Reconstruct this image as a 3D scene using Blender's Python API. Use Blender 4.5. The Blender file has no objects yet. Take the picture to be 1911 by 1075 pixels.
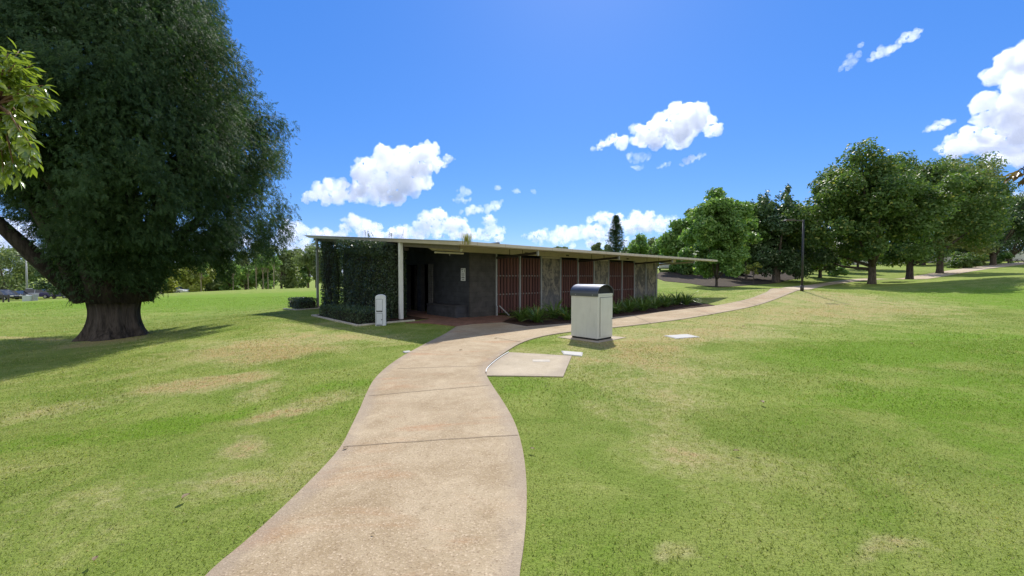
import bpy, bmesh, math, random
import numpy as np
from mathutils import Vector, Matrix
from mathutils.geometry import delaunay_2d_cdt

random.seed(7)
rng = np.random.default_rng(11)
scene = bpy.context.scene
COL = scene.collection
R = math.radians

# ------------------------------------------------------------------ camera and ground shape
F, CX, CY, HOR, EYE = 760.0, 955.5, 537.5, 516.0, 1.6
PITCH = math.atan((CY - HOR) / F)

def ray(px, py):
    """direction of the photo pixel, normalised so that y = 1"""
    x, zc = (px - CX) / F, (CY - py) / F
    y = math.cos(PITCH) + zc * math.sin(PITCH)
    z = -math.sin(PITCH) + zc * math.cos(PITCH)
    return x / y, z / y

def at_depth(px, py, D):
    x, z = ray(px, py)
    return (x * D, D, EYE + z * D)

CTRL_PX = [(1334,571,20.5),(1497,542,25),(1628,530,42),(1697,522,52),(1753,508,64),(1852,495,78),
    (1911,513,36),(1911,560,24),(1600,560,23),(1337,535,36),(1240,530,40),(1240,552,28),(1300,512,50),
    (1400,506,56),(1448,527,46),(1530,518,50),(1590,499,85),(1911,488,92),(1740,560,24),(1870,540,28),(1700,545,30),
    (600,537,58),(450,541,56),(300,548,52),(150,557,50),(0,565,48),(210,632,13.5),(0,640,12.5),(0,705,7.8),
    (435,604,15),(500,590,17),(580,572,22),(300,600,19),(100,600,18)]
CTRL_W = [(0,0,0),(-3,0,-.1),(3,0,0),(0,6,0),(0,12,0),(4,10,0),(4,4,0),(8,6,0),(-4,14.5,0),(-1,16.5,0),(-5,8,-.12),
    (0,-20,0),(-20,-20,-.8),(20,-20,.2),(8,20,.1),(-4,24,0),(6,30,.3),(-100,100,-2.5),(-30,95,-.9),(0,110,1),
    (60,130,5),(130,120,6),(250,250,8),(-250,250,-3),(0,300,2),(0,-200,0),(-250,0,-2),(250,0,3),(-4,3,-.2),(5,16,0),(12,12,.05)]
_c = np.array([at_depth(*c) for c in CTRL_PX] + CTRL_W, float)
def _k(d2):
    return np.where(d2 > 1e-12, 0.5 * d2 * np.log(np.maximum(d2, 1e-12)), 0.0)
_S = 20.0
_p = _c[:, :2] / _S
_n = len(_p)
_K = _k(((_p[:, None] - _p[None]) ** 2).sum(-1)) + np.eye(_n) * 0.004
_P = np.hstack([np.ones((_n, 1)), _p])
_A = np.block([[_K, _P], [_P.T, np.zeros((3, 3))]])
_w = np.linalg.solve(_A, np.concatenate([_c[:, 2], np.zeros(3)]))
def terr(x, y):
    x = np.asarray(x, float); y = np.asarray(y, float)
    q = np.stack([x.ravel(), y.ravel()], -1) / _S
    z = np.empty(len(q))
    for i in range(0, len(q), 20000):
        s = q[i:i + 20000]
        z[i:i + 20000] = _k(((s[:, None] - _p[None]) ** 2).sum(-1)) @ _w[:_n] + _w[_n] + s @ _w[_n + 1:]
    return z.reshape(x.shape)
def tz(x, y):
    return float(terr(np.array([x]), np.array([y]))[0])
def P(px, py):
    """where the photo pixel meets the ground"""
    x, z = ray(px, py)
    D = np.concatenate([np.arange(1.5, 40, .04), np.arange(40, 160, .25)])
    g = EYE + z * D - terr(x * D, D)
    i = int(np.argmax(g < 0)) if (g < 0).any() else len(D) - 1
    if i > 0 and g[i] < 0:
        t = g[i - 1] / (g[i - 1] - g[i]); d = D[i - 1] + t * (D[i] - D[i - 1])
    else:
        d = D[i]
    return (x * d, d)
def G(px, D):
    """a spot on the ground at depth D"""
    x = (px - CX) / F * D
    return (x, D, tz(x, D))

SUN_AZ, SUN_EL = R(11.0), R(46.0)
SUN = Vector((math.sin(SUN_AZ) * math.cos(SUN_EL), math.cos(SUN_AZ) * math.cos(SUN_EL), math.sin(SUN_EL)))

# ------------------------------------------------------------------ object helpers
def tag(o, label=None, cat=None, group=None, kind=None):
    if label: o['label'] = label
    if cat: o['category'] = cat
    if group: o['group'] = group
    if kind: o['kind'] = kind
    return o

def thing(name, label, cat, loc=(0, 0, 0), rz=0, group=None):
    o = bpy.data.objects.new(name, None)
    o.empty_display_size = .2
    COL.objects.link(o)
    o.location = loc; o.rotation_euler = (0, 0, rz)
    return tag(o, label, cat, group)

def link(name, me, mat=None, parent=None, loc=None):
    o = bpy.data.objects.new(name, me)
    COL.objects.link(o)
    if mat is not None and not me.materials: me.materials.append(mat)
    if parent is not None: o.parent = parent
    if loc is not None: o.location = loc
    return o

def copy_tree(o, parent=None):
    c = o.copy(); COL.objects.link(c)
    if parent is not None: c.parent = parent
    for ch in list(o.children): copy_tree(ch, c)
    return c

def bevel(o, w=.01, seg=2):
    m = o.modifiers.new('bevel', 'BEVEL'); m.width = w; m.segments = seg; m.limit_method = 'ANGLE'; m.angle_limit = R(40)
    return o

class MB:
    def __init__(s): s.v = []; s.f = []
    def add(s, vs, fs):
        n = len(s.v); s.v += [tuple(v) for v in vs]; s.f += [tuple(i + n for i in f) for f in fs]
    def box(s, x0, x1, y0, y1, z0, z1, m=None):
        vs = [(x, y, z) for z in (z0, z1) for x, y in ((x0, y0), (x1, y0), (x1, y1), (x0, y1))]
        if m is not None: vs = [tuple(m @ Vector(v)) for v in vs]
        s.add(vs, [(3, 2, 1, 0), (4, 5, 6, 7), (0, 1, 5, 4), (1, 2, 6, 5), (2, 3, 7, 6), (3, 0, 4, 7)])
    def prism(s, poly, axis, a, b):
        """polygon in the plane across axis, pushed from a to b"""
        def pt(p, t):
            return {'x': (t, p[0], p[1]), 'y': (p[0], t, p[1]), 'z': (p[0], p[1], t)}[axis]
        n = len(poly)
        vs = [pt(p, a) for p in poly] + [pt(p, b) for p in poly]
        s.add(vs, [tuple(range(n))[::-1], tuple(range(n, 2 * n))] + [(i, (i + 1) % n, n + (i + 1) % n, n + i) for i in range(n)])
    def tube(s, pts, rad, n=8, cap=True):
        pts = [Vector(p) for p in pts]
        if not hasattr(rad, '__len__'): rad = [rad] * len(pts)
        u = None; rings = []; base = len(s.v)
        for i, p in enumerate(pts):
            d = (pts[min(i + 1, len(pts) - 1)] - pts[max(i - 1, 0)]).normalized()
            if u is None: u = d.orthogonal().normalized()
            else:
                u = (u - d * u.dot(d))
                u = u.normalized() if u.length > 1e-6 else d.orthogonal().normalized()
            w = d.cross(u)
            for k in range(n):
                a = 2 * math.pi * k / n
                s.v.append(tuple(p + (u * math.cos(a) + w * math.sin(a)) * rad[i]))
        for i in range(len(pts) - 1):
            for k in range(n):
                a = base + i * n + k; b = base + i * n + (k + 1) % n
                s.f.append((a, b, b + n, a + n))
        if cap:
            s.f.append(tuple(base + k for k in range(n))[::-1])
            s.f.append(tuple(base + (len(pts) - 1) * n + k for k in range(n)))
    def build(s, name, mat, parent=None, smooth=False, loc=None):
        me = bpy.data.meshes.new(name)
        me.from_pydata(s.v, [], s.f); me.validate()
        bm = bmesh.new(); bm.from_mesh(me); bmesh.ops.recalc_face_normals(bm, faces=bm.faces); bm.to_mesh(me); bm.free()
        if smooth: me.polygons.foreach_set('use_smooth', [True] * len(me.polygons))
        return link(name, me, mat, parent, loc)

def np_mesh(name, v, k):
    """v: (N*k,3) array, every k vertices one face"""
    v = np.ascontiguousarray(v, np.float32); n = len(v) // k
    me = bpy.data.meshes.new(name)
    me.vertices.add(n * k); me.vertices.foreach_set('co', v.ravel())
    me.loops.add(n * k); me.loops.foreach_set('vertex_index', np.arange(n * k, dtype=np.int32))
    me.polygons.add(n); me.polygons.foreach_set('loop_start', np.arange(0, n * k, k, dtype=np.int32))
    me.update(calc_edges=True)
    return me

def unit(a):
    return a / np.maximum(np.linalg.norm(a, axis=-1, keepdims=True), 1e-9)

def leaf_quads(c, along, nrm, length, width):
    """rhombic leaves: centre, direction, face normal"""
    a = unit(along); b = unit(np.cross(nrm, a)); n = np.cross(a, b)
    l = np.asarray(length).reshape(-1, 1) * .5; w = np.asarray(width).reshape(-1, 1) * .5
    q = np.stack([c - a * l, c + b * w + n * w * .25 - a * l * .15, c + a * l, c - b * w + n * w * .25 - a * l * .15], 1)
    return q.reshape(-1, 3)

def rand_dir(n):
    return unit(rng.normal(size=(n, 3)))

# ------------------------------------------------------------------ materials
def new_mat(name):
    m = bpy.data.materials.new(name); m.use_nodes = True
    nt = m.node_tree; nt.nodes.clear()
    return m, nt
class NT:
    """small wrapper for wiring nodes"""
    def __init__(s, nt): s.nt = nt
    def n(s, t, **kw):
        nd = s.nt.nodes.new(t)
        for k, v in kw.items():
            setattr(nd, k, v)
        return nd
    def l(s, a, b): s.nt.links.new(a, b)
    def val(s, sock, v):
        if isinstance(v, bpy.types.NodeSocket): s.l(v, sock)
        else: sock.default_value = v
    def math(s, op, a, b=0.0, c=0.0, clamp=False):
        nd = s.n('ShaderNodeMath', operation=op, use_clamp=clamp)
        s.val(nd.inputs[0], a); s.val(nd.inputs[1], b)
        if op in ('MULTIPLY_ADD', 'SMOOTH_MAX', 'SMOOTH_MIN', 'WRAP'): s.val(nd.inputs[2], c)
        return nd.outputs[0]
    def noise(s, vec, scale, detail=4, rough=.55, dist=0.0, color=False):
        nd = s.n('ShaderNodeTexNoise')
        s.l(vec, nd.inputs['Vector']); nd.inputs['Scale'].default_value = scale
        nd.inputs['Detail'].default_value = detail; nd.inputs['Roughness'].default_value = rough
        nd.inputs['Distortion'].default_value = dist
        return nd.outputs['Color'] if color else nd.outputs[0]
    def ss(s, v, a, b, lo=0.0, hi=1.0):
        nd = s.n('ShaderNodeMapRange', interpolation_type='SMOOTHSTEP')
        s.val(nd.inputs[0], v); nd.inputs[1].default_value = a; nd.inputs[2].default_value = b
        nd.inputs[3].default_value = lo; nd.inputs[4].default_value = hi
        return nd.outputs[0]
    def lin(s, v, a, b, lo=0.0, hi=1.0):
        nd = s.n('ShaderNodeMapRange')
        s.val(nd.inputs[0], v); nd.inputs[1].default_value = a; nd.inputs[2].default_value = b
        nd.inputs[3].default_value = lo; nd.inputs[4].default_value = hi
        return nd.outputs[0]
    def mix(s, f, a, b, mode='MIX'):
        nd = s.n('ShaderNodeMix', data_type='RGBA', blend_type=mode)
        s.val(nd.inputs[0], f)
        for k, v in ((6, a), (7, b)):
            if isinstance(v, bpy.types.NodeSocket): s.l(v, nd.inputs[k])
            else: nd.inputs[k].default_value = (*v, 1.0)
        return nd.outputs[2]
    def scale(s, vec, sc):
        nd = s.n('ShaderNodeVectorMath', operation='MULTIPLY')
        s.l(vec, nd.inputs[0]); nd.inputs[1].default_value = sc
        return nd.outputs[0]
    def bump(s, h, strength=.4, dist=.01):
        nd = s.n('ShaderNodeBump'); s.l(h, nd.inputs['Height'])
        nd.inputs['Strength'].default_value = strength; nd.inputs['Distance'].default_value = dist
        return nd.outputs[0]
    def principled(s, col, rough=.8, bump=None, metal=0.0, spec=.5):
        p = s.n('ShaderNodeBsdfPrincipled')
        if isinstance(col, bpy.types.NodeSocket): s.l(col, p.inputs['Base Color'])
        else: p.inputs['Base Color'].default_value = (*col, 1)
        s.val(p.inputs['Roughness'], rough); p.inputs['Metallic'].default_value = metal
        p.inputs['Specular IOR Level'].default_value = spec
        if bump is not None: s.l(bump, p.inputs['Normal'])
        return p
    def out(s, sh):
        o = s.n('ShaderNodeOutputMaterial'); s.l(sh.outputs[0] if hasattr(sh, 'outputs') else sh, o.inputs[0])

def mat_plain(name, col, rough=.6, metal=0.0, var=.12, scale=6.0, bump=.05, spec=.5, dirt=None, streak=0.0):
    m, nt = new_mat(name); t = NT(nt)
    tc = t.n('ShaderNodeTexCoord').outputs['Object']
    a = t.noise(tc, scale, 6, .6)
    c = t.mix(t.ss(a, .3, .7), tuple(x * (1 - var) for x in col), tuple(min(1, x * (1 + var)) for x in col))
    if dirt:
        d = t.noise(t.scale(tc, (3, 3, .35) if streak else (1, 1, 1)), 5.0, 5, .65)
        c = t.mix(t.ss(d, .52, .78, 0, dirt[1]), c, dirt[0])
    b = t.bump(t.noise(tc, scale * 12, 3), bump, .01)
    t.out(t.principled(c, t.lin(a, .3, .7, rough - .06, rough + .06), b, metal, spec))
    return m

def mat_leaf(name, c1, c2, c3=None, trans=.3, rough=.5, spec=.4, nscale=.6, amt3=.15, tcol=1.5):
    """leaf colours vary leaf by leaf and by clump"""
    m, nt = new_mat(name); t = NT(nt)
    geo = t.n('ShaderNodeNewGeometry'); tc = t.n('ShaderNodeTexCoord').outputs['Object']
    isl = geo.outputs['Random Per Island']
    nz = t.noise(tc, nscale, 3, .6)
    f = t.math('ADD', t.math('MULTIPLY', isl, .55), t.lin(nz, .3, .7, 0, .5), clamp=True)
    c = t.mix(f, c1, c2)
    if c3:
        c = t.mix(t.ss(t.math('FRACT', t.math('MULTIPLY', isl, 37.0)), 1 - amt3, 1.0), c, c3)
    p = t.principled(c, rough, None, 0, spec)
    tr = t.n('ShaderNodeBsdfTranslucent')
    t.l(t.mix(1.0, c, (tcol, tcol * 1.05, tcol * .55), 'MULTIPLY'), tr.inputs[0])
    mx = t.n('ShaderNodeMixShader'); mx.inputs[0].default_value = trans
    t.l(p.outputs[0], mx.inputs[1]); t.l(tr.outputs[0], mx.inputs[2])
    t.out(mx)
    return m

def mat_bark(name, c1, c2, sc=3.0, stretch=.25, bump=.8):
    m, nt = new_mat(name); t = NT(nt)
    tc = t.n('ShaderNodeTexCoord').outputs['Object']
    a = t.noise(t.scale(tc, (1, 1, stretch)), sc * 2, 8, .7, .6)
    b = t.noise(t.scale(tc, (1, 1, stretch * .5)), sc * 6, 4, .6)
    h = t.math('ADD', a, t.math('MULTIPLY', b, .5))
    c = t.mix(t.ss(h, .55, .95), c1, c2)
    t.out(t.principled(c, .9, t.bump(h, bump, .06), 0, .2))
    return m
EXPOSURE = 0.7
AZURE = (.052, .24, .88)
SKY_STRENGTH = 0.11
CLOUD_STRENGTH = 0.60
FILL_SKY = (1.0, 1.02, 1.05)  # white added to the sky behind the viewer as neutral fill light
LAWN = dict(g1=(.185,.252,.042), g2=(.262,.308,.070), lush=(.158,.262,.022), straw1=(.40,.33,.145), straw2=(.53,.46,.25), bare=(.41,.22,.10), dark=(.11,.138,.034))
# ------------------------------------------------------------------ camera, sun, sky
cam_d = bpy.data.cameras.new('camera'); cam = bpy.data.objects.new('camera', cam_d); COL.objects.link(cam)
cam.location = (0, 0, EYE); cam.rotation_euler = (math.pi / 2 - PITCH, 0, 0)
cam_d.sensor_width = 36; cam_d.lens = 36 * F / 1911; cam_d.clip_end = 9000; cam_d.clip_start = .05
scene.camera = cam

sun_d = bpy.data.lights.new('sun', 'SUN'); sun_d.energy = 3.7; sun_d.angle = R(.55); sun_d.color = (1, .955, .88)
sun = bpy.data.objects.new('sun', sun_d); COL.objects.link(sun)
sun.rotation_euler = SUN.to_track_quat('Z', 'Y').to_euler(); sun.location = SUN * 80

vs = scene.view_settings
vs.view_transform = 'Standard'; vs.look = 'None'; vs.gamma = 1.0; vs.exposure = EXPOSURE

world = bpy.data.worlds.new('World'); scene.world = world; world.use_nodes = True
wt = world.node_tree; wt.nodes.clear(); W = NT(wt)
sky = W.n('ShaderNodeTexSky', sky_type='NISHITA'); sky.sun_disc = False
sky.sun_elevation = SUN_EL; sky.sun_rotation = SUN_AZ; sky.altitude = 600; sky.air_density = 1.0; sky.dust_density = .25; sky.ozone_density = 3.0
hs = W.n('ShaderNodeHueSaturation'); hs.inputs['Saturation'].default_value = 1.24; hs.inputs['Value'].default_value = 1.0; hs.inputs['Hue'].default_value = .502
W.l(sky.outputs[0], hs.inputs['Color'])
hs_out = W.mix(.60, hs.outputs[0], tuple(c / SKY_STRENGTH / 2 ** EXPOSURE for c in AZURE))
# whitish fill added to the unseen sky behind the viewer, lifting shaded faces
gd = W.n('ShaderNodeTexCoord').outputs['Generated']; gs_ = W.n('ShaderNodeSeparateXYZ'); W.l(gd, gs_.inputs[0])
fill_mask = W.math('MULTIPLY', W.ss(gs_.outputs[1], .05, -.45), W.ss(W.noise(gd, 2.2, 4, .6), .25, .6, .55, 1.0))
hs_out = W.mix(fill_mask, hs_out, tuple(c / SKY_STRENGTH / 2 ** EXPOSURE for c in FILL_SKY))
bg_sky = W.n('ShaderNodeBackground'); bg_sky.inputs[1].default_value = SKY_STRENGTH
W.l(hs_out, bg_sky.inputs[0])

wo = W.n('ShaderNodeOutputWorld'); W.l(bg_sky.outputs[0], wo.inputs[0])
world.cycles.sampling_method = 'MANUAL'; world.cycles.sample_map_resolution = 512

# ------------------------------------------------------------------ lawn colour (world position), shared by soil sheet and blades
lg = bpy.data.node_groups.new('lawn_colour', 'ShaderNodeTree')
lg.interface.new_socket('Position', in_out='INPUT', socket_type='NodeSocketVector')
lg.interface.new_socket('Color', in_out='OUTPUT', socket_type='NodeSocketColor')
lg.interface.new_socket('Dry', in_out='OUTPUT', socket_type='NodeSocketFloat')
g = NT(lg); gi = g.n('NodeGroupInput'); go = g.n('NodeGroupOutput'); pos = gi.outputs[0]
flat = g.scale(pos, (1, 1, 0))
wobn = g.n('ShaderNodeTexNoise'); g.l(flat, wobn.inputs['Vector']); wobn.inputs['Scale'].default_value = .55; wobn.inputs['Detail'].default_value = 4
wb = g.n('ShaderNodeVectorMath', operation='MULTIPLY_ADD'); g.l(wobn.outputs['Color'], wb.inputs[0]); wb.inputs[1].default_value = (2.2, 2.2, 0); g.l(flat, wb.inputs[2])
wb2 = g.n('ShaderNodeVectorMath', operation='SUBTRACT'); g.l(wb.outputs[0], wb2.inputs[0]); wb2.inputs[1].default_value = (1.1, 1.1, 0)
# worn and lush areas: photo px, py, radius along x, along y (m), turn, amount (+ dry, - lush)
AREAS = [(208,636,1.3,1.1,0,1.3),(1180,690,1.7,2.0,0,.5),(1300,640,4.0,2.2,20,.95),(1420,600,6,3.0,25,.85),(1560,560,7.5,5,30,1.0),(1250,760,1.3,1.1,0,.35),(1640,555,8,3.2,40,.5),(1320,850,1.0,.7,0,.25),
  (1630,1065,.3,.12,0,1.1),(1265,1040,.16,.08,0,.9),(1290,850,.3,.15,0,.4),(380,715,.9,.5,20,1.7),(600,745,.6,.4,20,1.6),(520,775,.55,.25,15,1.4),(470,825,.38,.2,0,1.0),(515,722,.45,.3,0,1.2),
  (490,665,1.2,.6,10,1.1),(560,640,2.6,1.3,0,.95),(420,655,1.4,.9,0,.6),(330,640,2.2,1.0,0,.3),(230,690,2.0,.8,15,.35),(100,770,1.0,.5,20,.7),(40,632,2.2,.35,0,1.1),(600,615,3,1.2,-40,.5),(500,860,1.5,.6,20,.25),
  (330,950,1.2,.7,0,.2),(150,960,1.0,.6,0,.15),(60,850,.8,.5,0,.2),(430,900,.5,.2,0,.4),
  (600,770,.5,.5,0,-.5),(640,720,1.0,.6,0,-.5),(300,790,1.6,.5,22,-.35),(120,815,1.0,.45,22,-.3),(440,760,.9,.3,15,-.5),(1500,660,2.2,1.6,15,-.8),(1750,640,4.5,3,15,-.85),(1800,760,2.2,1.6,0,-.75),(1640,700,1.2,.5,20,.45),(1560,790,.8,.3,25,.5),(1800,690,1.5,.5,15,.35),(1700,840,.8,.35,20,.4),(1500,770,1.2,.7,0,-.3),
  (1850,560,9,6,20,-.9),(1010,735,.5,.8,0,-.6),(1000,640,1.2,.7,20,-.6),(1010,1040,.35,.35,0,-.3),(300,560,30,9,0,-.7),(560,555,14,8,0,-.6),(1300,540,7,9,0,-.2),(1270,553,7,1.4,15,.35)]
acc = None
for (px, py, rx, ry, turn, am) in AREAS:
    x, y = P(px, py)
    mp = g.n('ShaderNodeMapping', vector_type='TEXTURE'); g.l(wb2.outputs[0], mp.inputs['Vector'])
    mp.inputs['Location'].default_value = (x, y, 0); mp.inputs['Rotation'].default_value = (0, 0, R(turn)); mp.inputs['Scale'].default_value = (rx * 1.5, ry * 1.5, 1)
    ln = g.n('ShaderNodeVectorMath', operation='LENGTH'); g.l(mp.outputs[0], ln.inputs[0])
    e = g.ss(ln.outputs['Value'], 1.15, .2, 0, am)
    acc = e if acc is None else g.math('ADD', acc, e)
big = g.noise(flat, .16, 4, .6); mid = g.noise(g.scale(pos, (1, 1, 0)), .9, 5, .65, .6); fine = g.noise(flat, 9, 4, .7); vfine = g.noise(flat, 70, 2, .6)
dry = g.math('ADD', acc, g.math('MULTIPLY', g.math('SUBTRACT', mid, .5), 2.3))
dry = g.math('ADD', dry, g.math('MULTIPLY', g.math('SUBTRACT', fine, .5), 1.5))
dry = g.math('ADD', dry, g.math('MULTIPLY', g.math('SUBTRACT', big, .5), .8))
lush = g.ss(dry, -.05, -.95)
green = g.mix(g.ss(mid, .35, .65), LAWN['g1'], LAWN['g2'])
green = g.mix(lush, green, LAWN['lush'])
straw = g.mix(g.ss(fine, .35, .7), LAWN['straw1'], LAWN['straw2'])
col = g.mix(g.ss(dry, .05, 1.4, 0, .75), green, straw)
bare = g.math('MULTIPLY', g.ss(dry, .8, 1.5), g.ss(fine, .4, .65))
col = g.mix(g.math('MULTIPLY', bare, .6), col, LAWN['bare'])
col = g.mix(g.ss(vfine, .35, .7, 0, .25), col, LAWN['dark'])
g.l(col, go.inputs[0]); g.l(dry, go.inputs[1])

def lawn_node(t):
    gn = t.n('ShaderNodeGroup'); gn.node_tree = lg
    t.l(t.n('ShaderNodeNewGeometry').outputs['Position'], gn.inputs[0])
    return gn.outputs[0], gn.outputs[1]

m_ground, nt = new_mat('lawn'); t = NT(nt)
lc, ld = lawn_node(t)
gp = t.n('ShaderNodeNewGeometry').outputs['Position']
h = t.math('ADD', t.noise(gp, 45, 4, .7), t.math('MULTIPLY', t.noise(gp, 6, 4, .6), 1.2))
p = t.principled(lc, .95, t.bump(h, .9, .03), 0, .1)
t.out(p)

m_blade, nt = new_mat('grass_blades'); t = NT(nt)
lc, ld = lawn_node(t)
isl = t.n('ShaderNodeNewGeometry').outputs['Random Per Island']
lc = t.mix(t.ss(isl, .0, 1.0, 0, 1), t.mix(1.0, lc, (.80, .82, .74), 'MULTIPLY'), t.mix(1.0, lc, (1.30, 1.26, 1.22), 'MULTIPLY'))
dead = t.ss(t.math('FRACT', t.math('MULTIPLY', isl, 53.0)), .86, .9)
lc = t.mix(t.math('MULTIPLY', dead, .75), lc, LAWN['straw2'])
p = t.principled(lc, .55, None, 0, .35)
tr = t.n('ShaderNodeBsdfTranslucent'); t.l(t.mix(1.0, lc, (1.3, 1.35, .8), 'MULTIPLY'), tr.inputs[0])
mx = t.n('ShaderNodeMixShader'); mx.inputs[0].default_value = .35; t.l(p.outputs[0], mx.inputs[1]); t.l(tr.outputs[0], mx.inputs[2]); t.out(mx)

# ------------------------------------------------------------------ ground sheet
def axis(lo, hi, fine_lo, fine_hi, step, grow):
    a = list(np.arange(fine_lo, fine_hi + 1e-6, step)); s = step
    while a[-1] < hi: s *= grow; a.append(a[-1] + s)
    s = step
    while a[0] > lo: s *= grow; a.insert(0, a[0] - s)
    return np.array(a)
gx = axis(-900, 900, -24, 45, .6, 1.16); gy = axis(-300, 1500, -2, 70, .6, 1.16)
XX, YY = np.meshgrid(gx, gy); ZZ = terr(XX, YY)
far = np.clip((np.hypot(XX, YY - 30) - 260) / 300, 0, 1)
ZZ = np.clip(ZZ, -8, 12) * (1 - far) + far * 1.0
nx, ny = len(gx), len(gy)
me = bpy.data.meshes.new('ground')
idx = np.arange(nx * ny).reshape(ny, nx)
fc = np.stack([idx[:-1, :-1], idx[:-1, 1:], idx[1:, 1:], idx[1:, :-1]], -1).reshape(-1, 4)
me.from_pydata(np.stack([XX, YY, ZZ], -1).reshape(-1, 3).tolist(), [], fc.tolist())
me.polygons.foreach_set('use_smooth', [True] * len(me.polygons))
tag(link('ground', me, m_ground), kind='structure')

# ------------------------------------------------------------------ paved sheets following the ground
def resample(poly, step):
    out = []
    for a, b in zip(poly, poly[1:] + poly[:1]):
        n = max(1, int(math.hypot(b[0] - a[0], b[1] - a[1]) / step))
        out += [(a[0] + (b[0] - a[0]) * k / n, a[1] + (b[1] - a[1]) * k / n) for k in range(n)]
    return out
def smooth_line(pts, it=2):
    for _ in range(it):
        q = [pts[0]]
        for a, b in zip(pts, pts[1:]):
            q += [(a[0] * .75 + b[0] * .25, a[1] * .75 + b[1] * .25), (a[0] * .25 + b[0] * .75, a[1] * .25 + b[1] * .75)]
        q.append(pts[-1]); pts = q
    return pts
def inside(poly, x, y):
    p = np.array(poly); x = np.asarray(x); y = np.asarray(y); r = np.zeros(x.shape, bool)
    for i in range(len(p)):
        x1, y1 = p[i]; x2, y2 = p[i - 1]
        c = ((y1 > y) != (y2 > y))
        r ^= c & (x < (x2 - x1) * (y - y1) / ((y2 - y1) if y2 != y1 else 1e-9) + x1)
    return r
PAVED = []
def sheet(name, poly, mat, lift, step=.35, parent=None, keep=True, skirt=.08):
    b = resample(poly, step); n = len(b); arr = np.array(b)
    xs, ys = np.meshgrid(np.arange(arr[:, 0].min(), arr[:, 0].max(), step), np.arange(arr[:, 1].min(), arr[:, 1].max(), step))
    xs = xs.ravel() + .013; ys = ys.ravel() + .017
    m = inside(b, xs, ys)
    pts = [Vector(q) for q in b] + [Vector((float(x), float(y))) for x, y in zip(xs[m], ys[m])]
    v, e, f, ov, oe, of = delaunay_2d_cdt(pts, [(i, (i + 1) % n) for i in range(n)], [], 1, 1e-5)
    va = np.array([tuple(q) for q in v]); z = terr(va[:, 0], va[:, 1]) + lift
    verts = np.column_stack([va, z]); faces = [tuple(q) for q in f]
    cnt = {}
    for q in faces:
        for i in range(len(q)):
            k = (q[i], q[(i + 1) % len(q)]); cnt[k] = 1
    rim = [k for k in cnt if (k[1], k[0]) not in cnt]
    low = {}; vl = verts.tolist()
    for k in rim:
        for i in k:
            if i not in low: low[i] = len(vl); vl.append([vl[i][0], vl[i][1], vl[i][2] - skirt])
    faces += [(k[1], k[0], low[k[0]], low[k[1]]) for k in rim]
    me = bpy.data.meshes.new(name); me.from_pydata(vl, [], faces); me.update()
    va3 = np.array(vl)[:, :2]; da = np.full(len(va3), 9.0); q1 = arr; q2 = np.roll(arr, -1, 0)
    for i0 in range(len(va3)):
        ab = q2 - q1; tt = np.clip(((va3[i0] - q1) * ab).sum(1) / np.maximum((ab * ab).sum(1), 1e-9), 0, 1)
        da[i0] = np.sqrt((((q1 + ab * tt[:, None]) - va3[i0]) ** 2).sum(1).min())
    at = me.attributes.new('rim', 'FLOAT', 'POINT'); at.data.foreach_set('value', da.astype(np.float32))
    o = link(name, me, mat, parent)
    if keep: PAVED.append(b)
    return o

def mat_concrete(name, c1, c2, stain, stain_amt, scale=1.0, agg=.5):
    m, nt = new_mat(name); t = NT(nt)
    pos = t.n('ShaderNodeNewGeometry').outputs['Position']
    big = t.noise(pos, .7 * scale, 6, .62, .4); mid = t.noise(pos, 3.2, 5, .7, .5)
    ag = t.n('ShaderNodeTexVoronoi'); t.l(pos, ag.inputs['Vector']); ag.inputs['Scale'].default_value = 95; ag.inputs['Randomness'].default_value = 1
    fine = t.noise(pos, 60, 4, .75)
    c = t.mix(t.ss(t.math('ADD', t.math('MULTIPLY', big, .6), t.math('MULTIPLY', mid, .4)), .36, .64), c1, c2)
    sn = t.noise(t.scale(pos, (.5, 1.5, 1)), 1.05, 6, .65, .8)
    c = t.mix(t.ss(sn, .52, .72, 0, stain_amt), c, stain)
    gs = t.n('ShaderNodeSeparateColor'); t.l(ag.outputs['Color'], gs.inputs[0])
    c = t.mix(t.ss(gs.outputs[0], .3, 1.0, 0, agg), c, t.mix(gs.outputs[1], (.17, .11, .06), (.60, .48, .33)))
    c = t.mix(t.ss(fine, .55, .8, 0, .5), c, tuple(x * .45 for x in c1))
    ea = t.n('ShaderNodeAttribute'); ea.attribute_name = 'rim'
    ef = t.math('SUBTRACT', 1.0, t.ss(t.math('ADD', ea.outputs['Fac'], t.math('MULTIPLY', t.math('SUBTRACT', mid, .5), .25)), .02, .22))
    c = t.mix(t.math('MULTIPLY', ef, .5), c, (.30, .245, .19))
    blot = t.noise(pos, 2.1, 7, .72, 1.2)
    c = t.mix(t.ss(blot, .55, .72, 0, .3), c, tuple(x * .55 for x in c1))
    c = t.mix(t.ss(blot, .46, .34, 0, .3), c, tuple(min(.75, x * 1.18) for x in c2))
    h = t.math('ADD', t.math('MULTIPLY', ag.outputs['Distance'], .6), fine)
    t.out(t.principled(c, .9, t.bump(h, .5, .008), 0, .25))
    return m
m_path = mat_concrete('exposed_concrete', (.295, .217, .122), (.435, .345, .220), (.35, .165, .068), .65, 1.0, .6)
m_path_far = mat_concrete('pale_concrete', (.45, .36, .25), (.55, .45, .325), (.40, .28, .17), .25, .6, .2)
m_pad = mat_concrete('grey_concrete', (.385, .32, .22), (.475, .40, .285), (.33, .25, .15), .3, 1.0, .3)
m_joint = mat_plain('joint_dark', (.20, .15, .10), .95)
m_kerb = mat_plain('kerb_concrete', (.50, .46, .38), .9, 0, .2, 8, .3, .2)

PP = lambda lst: [P(*q) for q in lst]
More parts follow.
